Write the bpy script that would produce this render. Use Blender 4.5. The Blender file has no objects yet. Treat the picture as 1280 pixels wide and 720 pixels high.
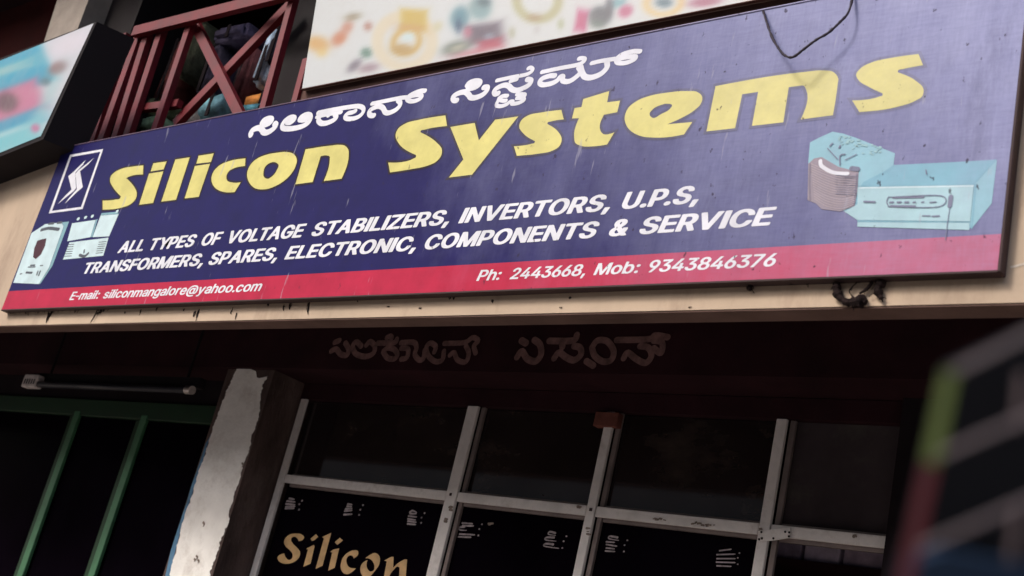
import bpy, bmesh, math, random
import numpy as np
from mathutils import Vector, Matrix
random.seed(7)
S = bpy.context.scene
COL = S.collection

# ------------------------------------------------------------------ camera
def rotm(y, p, r):
    cy, sy = math.cos(y), math.sin(y); cp, sp = math.cos(p), math.sin(p); cr, sr = math.cos(r), math.sin(r)
    return (np.array([[cy, -sy, 0], [sy, cy, 0], [0, 0, 1]]) @ np.array([[1, 0, 0], [0, cp, -sp], [0, sp, cp]])
            @ np.array([[cr, 0, sr], [0, 1, 0], [-sr, 0, cr]]))
RC = rotm(0.7395, 0.3202, -0.2392)
FPX = 1521.9
CAM = np.array([4.8172, -2.2864, 1.5073])
cd = bpy.data.cameras.new("camera"); cam = bpy.data.objects.new("camera", cd); COL.objects.link(cam)
cd.sensor_width = 36.0; cd.lens = FPX / 1280 * 36
cd.clip_start = 0.05; cd.clip_end = 500
m = Matrix.Identity(4)
for i in range(3):
    m[i][0] = RC[i, 0]; m[i][1] = RC[i, 2]; m[i][2] = -RC[i, 1]; m[i][3] = CAM[i]
cam.matrix_world = m
S.camera = cam
cd.dof.use_dof = True; cd.dof.focus_distance = 3.7; cd.dof.aperture_fstop = 4.2

# ------------------------------------------------------------------ light
SUN_EL, SUN_AZ = math.radians(38), math.radians(-24)      # azimuth measured from straight out of the facade, towards the left
sun_dir = Vector((math.sin(SUN_AZ) * math.cos(SUN_EL), -math.cos(SUN_AZ) * math.cos(SUN_EL), math.sin(SUN_EL)))
W = bpy.data.worlds.new("World"); S.world = W; W.use_nodes = True
nt = W.node_tree; nt.nodes.clear()
sky = nt.nodes.new('ShaderNodeTexSky'); sky.sky_type = 'NISHITA'; sky.sun_disc = False
sky.sun_elevation = SUN_EL; sky.sun_rotation = math.atan2(sun_dir.x, sun_dir.y); sky.dust_density = 4.0; sky.air_density = 1.0; sky.ozone_density = 1.0
bg = nt.nodes.new('ShaderNodeBackground'); bg.inputs[1].default_value = 0.12
out = nt.nodes.new('ShaderNodeOutputWorld'); nt.links.new(sky.outputs[0], bg.inputs[0]); nt.links.new(bg.outputs[0], out.inputs[0])
sl = bpy.data.lights.new("sun", 'SUN'); sl.energy = 1.1; sl.angle = math.radians(12); sl.color = (1.0, 0.95, 0.88)
so = bpy.data.objects.new("sun", sl); COL.objects.link(so); so.location = (0, -10, 12)
so.rotation_euler = sun_dir.to_track_quat('Z', 'Y').to_euler()
vs = S.view_settings; vs.view_transform = 'Standard'; vs.look = 'None'; vs.gamma = 1.0; vs.use_curve_mapping = False; vs.exposure = 0.8

# ------------------------------------------------------------------ helpers
def ray(px, py): return RC @ np.array([(px - 640) / FPX, 1.0, -(py - 360) / FPX])
def at(px, py, Y):                       # pixel of the 1280x720 photograph -> point on the facade-parallel plane y = Y
    d = ray(px, py); return CAM + d * (Y - CAM[1]) / d[1]
def atx(px, py, X):
    d = ray(px, py); return CAM + d * (X - CAM[0]) / d[0]
def deep(px, py, dist): return CAM + ray(px, py) * dist
def lin(c): return tuple(((v / 255) / 12.92 if v <= 10 else ((v / 255 + 0.055) / 1.055) ** 2.4) for v in c)
def link(o, parent=None):
    COL.objects.link(o)
    if parent is not None: o.parent = parent
    return o
def tag(o, label=None, cat=None, group=None, kind=None):
    if label: o['label'] = label
    if cat: o['category'] = cat
    if group: o['group'] = group
    if kind: o['kind'] = kind
    return o
def empty(name, label, cat, group=None):
    o = bpy.data.objects.new(name, None); COL.objects.link(o); o.empty_display_size = 0.1
    return tag(o, label, cat, group)
def obj(name, bm, mat, parent=None, smooth=False, bevel=0.0):
    me = bpy.data.meshes.new(name)
    bmesh.ops.recalc_face_normals(bm, faces=bm.faces[:])
    if bevel:
        bmesh.ops.bevel(bm, geom=bm.edges[:] , offset=bevel, segments=1, affect='EDGES', clamp_overlap=True)
    bm.to_mesh(me); bm.free()
    if smooth:
        for p in me.polygons: p.use_smooth = True
    me.materials.append(mat)
    return link(bpy.data.objects.new(name, me), parent)
def add_box(bm, x0, x1, y0, y1, z0, z1):
    v = [bm.verts.new((x, y, z)) for x in (x0, x1) for y in (y0, y1) for z in (z0, z1)]
    for f in ((0, 1, 3, 2), (4, 6, 7, 5), (0, 4, 5, 1), (2, 3, 7, 6), (0, 2, 6, 4), (1, 5, 7, 3)):
        bm.faces.new([v[i] for i in f])
def boxo(name, mat, parent, x0, x1, y0, y1, z0, z1, bevel=0.0):
    bm = bmesh.new(); add_box(bm, x0, x1, y0, y1, z0, z1); return obj(name, bm, mat, parent, bevel=bevel)
def add_prism(bm, pts, off):             # pts: 3D polygon, off: extrusion vector
    a = [bm.verts.new(p) for p in pts]; b = [bm.verts.new(np.asarray(p) + off) for p in pts]
    n = len(pts); bm.faces.new(a); bm.faces.new(b[::-1])
    for i in range(n): bm.faces.new([a[i], b[i], b[(i + 1) % n], a[(i + 1) % n]])
def add_bar(bm, a, b, w, d=None):        # square bar from a to b
    a, b = Vector(a), Vector(b); t = (b - a).normalized()
    u = t.cross(Vector((0, 1, 0))); u = u.normalized() if u.length > 1e-4 else Vector((1, 0, 0)); v = t.cross(u).normalized()
    d = d or w
    ring = []
    for p in (a, b):
        ring.append([bm.verts.new(p + u * sx * w / 2 + v * sy * d / 2) for sx, sy in ((-1, -1), (1, -1), (1, 1), (-1, 1))])
    bm.faces.new(ring[0]); bm.faces.new(ring[1][::-1])
    for i in range(4): bm.faces.new([ring[0][i], ring[1][i], ring[1][(i + 1) % 4], ring[0][(i + 1) % 4]])
def add_tube(bm, pts, rad, n=8):
    pts = [Vector(p) for p in pts]; rings = []
    rads = rad if hasattr(rad, '__len__') else [rad] * len(pts)
    for i, p in enumerate(pts):
        t = (pts[min(i + 1, len(pts) - 1)] - pts[max(i - 1, 0)]).normalized()
        u = t.cross(Vector((0.1, 1, 0.05))).normalized(); v = t.cross(u)
        rings.append([bm.verts.new(p + (u * math.cos(k * 2 * math.pi / n) + v * math.sin(k * 2 * math.pi / n)) * rads[i]) for k in range(n)])
    for a, b in zip(rings, rings[1:]):
        for k in range(n): bm.faces.new([a[k], a[(k + 1) % n], b[(k + 1) % n], b[k]])
    bm.faces.new(rings[0][::-1]); bm.faces.new(rings[-1])
def catmull(P, seg=5, closed=False):
    P = [np.asarray(p, float) for p in P]; n = len(P); o = []
    for i in range(n if closed else n - 1):
        p0 = P[i - 1] if (closed or i > 0) else P[0]; p1 = P[i]; p2 = P[(i + 1) % n]
        p3 = P[(i + 2) % n] if (closed or i + 2 < n) else P[-1]
        for k in range(seg):
            t = k / seg
            o.append(0.5 * (2 * p1 + (p2 - p0) * t + (2 * p0 - 5 * p1 + 4 * p2 - p3) * t * t + (3 * p1 - p0 - 3 * p2 + p3) * t ** 3))
    if not closed: o.append(P[-1])
    return o
def outline(s):
    """'x,y' = corner, 'x,y~' = smooth point; returns a dense closed outline"""
    P, sm = [], []
    for tok in s.split():
        sm.append(tok.endswith('~')); P.append(np.array([float(v) for v in tok.rstrip('~').split(',')]))
    n = len(P); o = []
    for i in range(n):
        j = (i + 1) % n; p, q = P[i], P[j]
        if not sm[i] and not sm[j]: o.append(p); continue
        L = np.linalg.norm(q - p)
        def tan(k):
            a, b = P[k] - P[k - 1], P[(k + 1) % n] - P[k]
            la, lb = np.linalg.norm(a) + 1e-9, np.linalg.norm(b) + 1e-9
            t = a / la * lb + b / lb * la; t = t / (np.linalg.norm(t) + 1e-9); return t
        ti = tan(i) * L if sm[i] else None; tj = tan(j) * L if sm[j] else None
        if ti is None: ti = 1.5 * (q - p) - 0.5 * tj
        if tj is None: tj = 1.5 * (q - p) - 0.5 * ti
        for k in range(6):
            t = k / 6
            o.append((2 * t ** 3 - 3 * t * t + 1) * p + (t ** 3 - 2 * t * t + t) * ti + (-2 * t ** 3 + 3 * t * t) * q + (t ** 3 - t * t) * tj)
    return o
def zoomed(pts, z):                      # z = (x0, y0, scale): position read from an enlarged view of the photograph
    return [(z[0] + p[0] / z[2], z[1] + p[1] / z[2]) for p in pts]
def fill_mesh(name, loops, y, mat, parent, offset=0.0):
    """loops: closed outlines in photo pixels, laid flat on the plane y; holes are cut out"""
    cu = bpy.data.curves.new('tmp', 'CURVE'); cu.dimensions = '2D'; cu.fill_mode = 'BOTH'; cu.offset = offset
    for L in loops:
        sp = cu.splines.new('POLY'); sp.points.add(len(L) - 1); sp.use_cyclic_u = True
        for k, (px, py) in enumerate(L):
            q = at(px, py, y); sp.points[k].co = (q[0], q[2], 0, 1)
    return curve_to(name, cu, y, mat, parent)
def curve_to(name, cu, y, mat, parent, fn=None):
    to = bpy.data.objects.new('tmp', cu); COL.objects.link(to)
    dg = bpy.context.evaluated_depsgraph_get(); dg.update()
    me = bpy.data.meshes.new_from_object(to.evaluated_get(dg))
    bpy.data.objects.remove(to); bpy.data.curves.remove(cu)
    for v in me.vertices:
        x, z = (v.co.x, v.co.y) if fn is None else fn(v.co.x, v.co.y)
        v.co = (x, y, z)
    me.name = name; me.materials.clear(); me.materials.append(mat)
    for p in me.polygons: p.material_index = 0
    bm = bmesh.new(); bm.from_mesh(me)
    bm.normal_update()
    for f in bm.faces:
        if f.normal.y > 0: f.normal_flip()
    bm.to_mesh(me); bm.free()
    return link(bpy.data.objects.new(name, me), parent)
def strokes(name, items, y, mat, parent, caps=True, taper=1.0):
    """items: (points in photo px, width px); flat rounded brush strokes lying on the plane y"""
    bm = bmesh.new(); lift = 0.0
    for pts, w in items:
        C = [at(p[0], p[1], y) for p in catmull(pts, 6)] if len(pts) > 2 else [at(p[0], p[1], y) for p in pts]
        mid = pts[len(pts) // 2]
        hw = 0.5 * w * np.linalg.norm(at(mid[0] + 0.7, mid[1] + 0.7, y) - at(mid[0], mid[1], y))
        C = [np.array([c[0], c[2]]) for c in C]; n = len(C)
        T = [C[min(i + 1, n - 1)] - C[max(i - 1, 0)] for i in range(n)]
        T = [t / (np.linalg.norm(t) + 1e-9) for t in T]
        if caps:
            pre, post = [], []
            for k in range(4):
                a = math.radians(8 + 20.5 * k)
                pre.append((C[0] - T[0] * hw * math.cos(a), T[0], hw * math.sin(a)))
                post.append((C[-1] + T[-1] * hw * math.cos(a), T[-1], hw * math.sin(a)))
            seq = pre + [(c, t, hw) for c, t in zip(C, T)] + post[::-1]
        else:
            seq = [(c, t, hw) for c, t in zip(C, T)]
        prev = None
        for k, (c, t, h) in enumerate(seq):
            yy = y - lift - 0.0001 * k / len(seq)
            nrm = np.array([-t[1], t[0]]); h = h * (1 + (taper - 1) * k / max(1, len(seq) - 1))
            a, b = c + nrm * h, c - nrm * h
            cur = (bm.verts.new((a[0], yy, a[1])), bm.verts.new((b[0], yy, b[1])))
            if prev: bm.faces.new((prev[0], prev[1], cur[1], cur[0]))
            prev = cur
        lift = (lift + 0.00012) % 0.0006
    for f in bm.faces:
        f.normal_update()
        if f.normal.y > 0: f.normal_flip()
    me = bpy.data.meshes.new(name); bm.to_mesh(me); bm.free(); me.materials.append(mat)
    return link(bpy.data.objects.new(name, me), parent)
def glyphset(txt):
    d = {}
    for row in txt.strip().split('\n'):
        d[row[0]] = [[tuple(int(v) for v in p.split()) for p in L.split(',')] for L in row[2:].split('|')]
    return d
HEAVY = glyphset("""& 306 -47,322 -50,472 -50,559 -29,634 -1,659 -23,697 -37,884 -37,922 -23,936 -3,937 9,930 28,825 153,817 172,854 253,875 316,881 353,881 434,872 461,853 473,828 481,672 481,633 466,621 447,616 419,609 419,530 516,609 581,656 628,686 672,704 709,718 759,718 828,708 866,678 930,618 991,572 1017,478 1044,316 1043,247 1023,172 981,128 936,102 891,82 822,82 747,96 691,126 628,183 547,178 538,84 461,39 403,14 353,7 328,0 297,0 222,21 153,45 103,63 78,109 31,166 -5,209 -23,272 -42|372 133,328 152,300 178,283 209,275 241,275 278,283 303,297 330,322 356,334 362,366 330,491 178,490 172,472 158,434 139,397 132|384 703,377 709,358 747,350 784,358 822,369 841,397 861,412 859,431 847,442 828,448 797,443 766,419 728,397 706
, 44 -272,59 -275,191 -275,222 -264,236 -253,248 -222,343 128,334 155,300 172,284 175,109 175,78 164,64 153,57 134,0 -222,2 -241,9 -255
. 106 -41,122 -44,222 -42,274 -22,306 9,317 28,331 66,331 97,311 147,278 180,225 203,209 206,109 204,51 178,25 153,14 134,0 97,0 59,20 16,59 -23
A 42 -34,57 -38,232 -37,272 -22,296 28,367 234,371 241,382 244,645 243,659 228,731 22,757 -23,795 -37,964 -38,1009 -22,1021 -3,1021 22,814 587,677 959,647 1022,601 1038,414 1037,374 1022,356 991,337 941,0 9,0 -3,7 -17|445 432,438 441,501 625,507 633,514 632,531 584,583 441,581 434,570 431
B 44 -34,59 -38,522 -38,572 -31,666 -4,728 27,759 50,794 84,836 159,850 209,850 241,856 266,850 297,850 334,836 378,797 449,753 494,710 522,709 528,769 584,786 609,798 634,812 684,812 784,792 853,773 891,756 916,716 956,672 986,634 1004,578 1023,509 1037,59 1038,28 1029,9 1017,0 991,0 9,2 -3,14 -22|284 151,278 154,275 166,275 403,279 416,291 419,409 419,434 413,466 412,503 399,531 378,567 334,581 278,581 253,573 228,561 203,541 181,516 165,453 150|284 601,278 604,275 616,275 834,278 846,291 850,434 850,472 842,505 822,529 791,544 734,529 672,513 647,484 620,434 600
C 431 -47,447 -50,603 -50,697 -29,784 8,859 56,906 103,942 153,979 228,1000 297,998 322,984 342,947 356,778 356,747 345,733 334,698 253,666 209,616 170,591 158,541 144,503 144,453 158,428 170,372 212,327 272,308 309,282 403,275 453,275 553,281 572,282 597,302 672,320 716,366 781,416 823,472 848,516 856,541 856,578 848,628 823,662 797,692 759,724 684,741 658,778 644,953 646,984 658,998 678,1000 697,986 753,967 797,930 866,906 897,855 947,797 986,747 1011,697 1029,603 1050,447 1050,403 1043,366 1036,297 1011,234 980,184 944,119 878,77 816,33 722,7 609,6 572,0 547,0 441,6 422,13 353,33 278,70 197,119 122,184 56,216 33,294 -9,347 -29
E 44 -34,59 -38,709 -38,753 -23,767 -3,768 109,759 130,741 142,709 150,291 150,279 153,275 166,275 397,279 409,291 412,672 412,703 421,722 433,731 453,731 559,722 580,703 592,678 600,291 600,279 603,275 616,275 834,279 847,291 850,703 850,734 858,753 870,762 891,762 997,754 1016,734 1029,703 1038,59 1038,16 1023,2 1003,0 9,2 -3,14 -22
F 44 -34,59 -38,222 -37,253 -26,267 -16,275 9,275 384,279 397,291 400,659 400,691 411,704 422,712 441,712 547,703 567,684 579,653 588,291 588,279 591,276 597,275 834,279 847,291 850,547 850,703 850,728 858,747 870,756 891,756 997,742 1022,709 1036,59 1038,28 1029,8 1016,0 991,0 9,2 -3,14 -22
G 431 -47,447 -50,603 -50,647 -43,766 -4,803 14,843 41,872 63,906 97,961 178,979 216,998 272,1013 378,1011 503,997 523,966 536,522 536,489 522,475 497,475 397,484 376,503 364,528 357,722 356,731 347,731 334,717 284,684 226,653 194,609 164,572 150,516 144,472 152,428 170,378 206,341 251,320 284,296 347,275 447,275 553,296 653,316 706,339 747,384 800,416 823,453 842,503 856,528 856,572 848,603 836,655 797,684 761,708 722,728 670,766 652,947 650,986 666,998 684,1000 697,992 741,980 772,942 847,897 906,866 937,816 973,728 1017,666 1037,603 1050,447 1050,366 1036,291 1011,222 973,172 937,128 893,83 828,47 756,27 703,13 647,6 572,0 553,0 447,13 353,27 297,46 247,83 172,119 122,191 50,222 27,297 -11,366 -36
I 44 -34,59 -38,247 -37,286 -22,300 3,300 991,291 1017,256 1034,241 1038,53 1037,14 1022,0 997,0 9,2 -3,14 -22
L 44 -34,59 -38,684 -38,728 -23,742 -3,743 109,734 130,716 142,684 150,291 150,278 154,275 166,275 609,275 991,267 1016,253 1026,222 1037,59 1038,16 1023,2 1003,0 9,2 -3,14 -22
M 44 -34,59 -38,222 -37,253 -26,267 -16,275 9,275 372,278 394,284 392,292 378,439 3,450 -16,472 -29,503 -38,653 -37,691 -23,711 9,852 372,866 403,872 406,875 378,875 9,883 -16,903 -29,934 -38,1097 -37,1136 -22,1148 -3,1150 9,1150 853,1150 997,1142 1016,1128 1026,1091 1038,878 1038,847 1029,828 1018,814 997,789 934,592 416,578 389,572 391,558 422,354 947,322 1017,303 1029,272 1038,53 1037,14 1022,2 1003,0 991,0 9,2 -3,14 -22
N 44 -34,59 -38,222 -37,259 -23,273 -3,275 534,278 550,291 543,317 503,651 -22,691 -37,884 -38,916 -29,934 -17,944 9,944 991,942 1003,930 1022,897 1036,722 1037,684 1023,671 1003,669 459,666 444,659 444,639 472,305 1003,291 1019,247 1037,59 1038,28 1029,9 1017,0 991,0 9,2 -3,14 -22
O 431 -47,447 -50,591 -50,666 -37,759 -5,855 53,912 109,967 191,992 241,1017 309,1037 409,1037 584,1025 659,992 759,936 859,912 891,866 937,816 973,772 998,747 1011,672 1036,606 1047,591 1050,447 1050,372 1037,297 1011,214 966,184 944,125 884,70 803,33 722,7 609,6 572,0 547,0 447,13 353,33 278,58 222,95 153,125 116,181 59,234 20,297 -11,347 -29|497 146,441 164,378 206,341 251,320 284,296 347,282 403,275 453,275 553,283 603,308 691,339 747,363 778,407 816,453 842,503 856,544 853,572 848,603 836,643 809,687 766,717 722,742 666,756 616,768 484,763 466,762 422,756 384,742 334,717 278,687 234,647 194,606 166,572 152,534 144
P 44 -34,59 -38,222 -37,253 -26,267 -16,275 9,275 309,279 322,291 325,453 325,472 331,522 332,584 346,625 359,703 402,773 472,804 528,817 559,831 616,832 653,837 678,832 709,831 753,811 822,780 884,762 909,716 955,678 980,628 1004,547 1029,497 1037,59 1038,28 1029,8 1016,0 991,0 9,2 -3,14 -22|284 513,278 517,275 528,275 834,278 846,291 850,428 850,466 842,491 830,509 814,536 784,556 728,556 641,548 609,528 570,497 539,447 519,403 512
R 44 -34,59 -38,222 -37,253 -26,267 -16,275 9,275 334,278 346,291 350,372 350,384 347,577 -9,591 -23,628 -37,809 -38,853 -23,867 -3,867 16,665 391,672 401,722 431,766 475,797 525,823 584,837 659,837 728,829 772,817 822,792 872,767 909,728 950,684 980,634 1004,578 1023,503 1037,59 1038,16 1023,5 1009,0 991,0 9,2 -3,14 -22|284 538,278 542,275 553,275 834,278 846,291 850,428 850,484 836,516 812,536 791,548 766,562 697,554 641,531 591,497 558,453 544,409 538
S 375 -53,491 -56,516 -50,559 -50,672 -17,722 8,766 38,816 89,854 153,875 222,873 334,861 372,836 422,791 475,741 511,666 548,534 592,447 614,378 639,347 656,311 697,300 728,300 747,308 778,322 805,341 825,366 842,428 862,453 862,491 854,509 848,547 823,573 791,597 726,634 708,809 707,847 721,861 741,862 772,847 831,817 891,794 922,759 956,716 986,656 1016,578 1042,528 1050,472 1050,372 1050,316 1042,222 1011,147 967,107 934,58 866,39 822,25 747,32 678,41 644,72 582,132 522,172 495,253 458,347 427,434 404,541 367,572 344,598 309,606 278,600 241,581 203,541 164,497 146,459 138,409 138,378 146,339 166,302 203,289 228,279 272,272 286,234 304,53 306,22 295,8 284,0 266,0 247,21 166,59 95,116 38,147 14,209 -17,322 -50
T 363 -34,378 -38,541 -37,578 -23,592 -3,594 834,597 846,609 850,853 850,892 866,906 891,906 997,897 1017,878 1029,847 1038,547 1038,53 1037,14 1022,0 997,0 891,8 872,22 861,53 850,303 850,315 847,318 841,319 9,328 -17
U 425 -53,497 -56,516 -50,566 -50,603 -43,672 -23,728 2,780 34,837 84,873 134,911 209,925 259,931 303,929 1003,916 1023,878 1037,709 1037,670 1022,657 997,656 359,650 334,650 303,642 272,612 216,566 170,503 144,466 138,428 144,378 164,353 181,316 220,296 253,283 291,275 334,275 991,267 1016,253 1026,222 1037,59 1038,16 1023,2 1003,0 297,14 228,27 191,58 134,94 84,122 56,191 8,259 -23,322 -42,366 -50
V 411 -34,426 -38,607 -37,645 -23,659 -9,671 16,1021 978,1023 997,1014 1017,995 1029,970 1037,795 1037,770 1029,751 1017,731 978,544 434,520 365,514 361,506 372,402 672,276 1017,257 1029,232 1037,57 1038,14 1023,0 1003,0 991,12 953,362 3,380 -22
Y 412 -34,427 -38,590 -37,621 -26,635 -16,643 9,645 403,997 966,1011 997,998 1022,958 1037,765 1037,727 1023,546 731,515 681,508 675,496 682,316 978,290 1017,277 1026,240 1038,52 1037,13 1022,0 997,26 947,366 403,368 3,382 -22
Z 44 -34,59 -38,797 -38,828 -29,848 -16,856 3,856 109,847 130,828 142,797 150,359 150,347 152,345 159,842 884,850 909,848 1003,834 1023,806 1034,791 1038,59 1038,28 1029,8 1016,0 997,0 891,9 870,28 858,59 850,497 850,509 848,511 841,8 109,0 91,2 -3,16 -23""")
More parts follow.
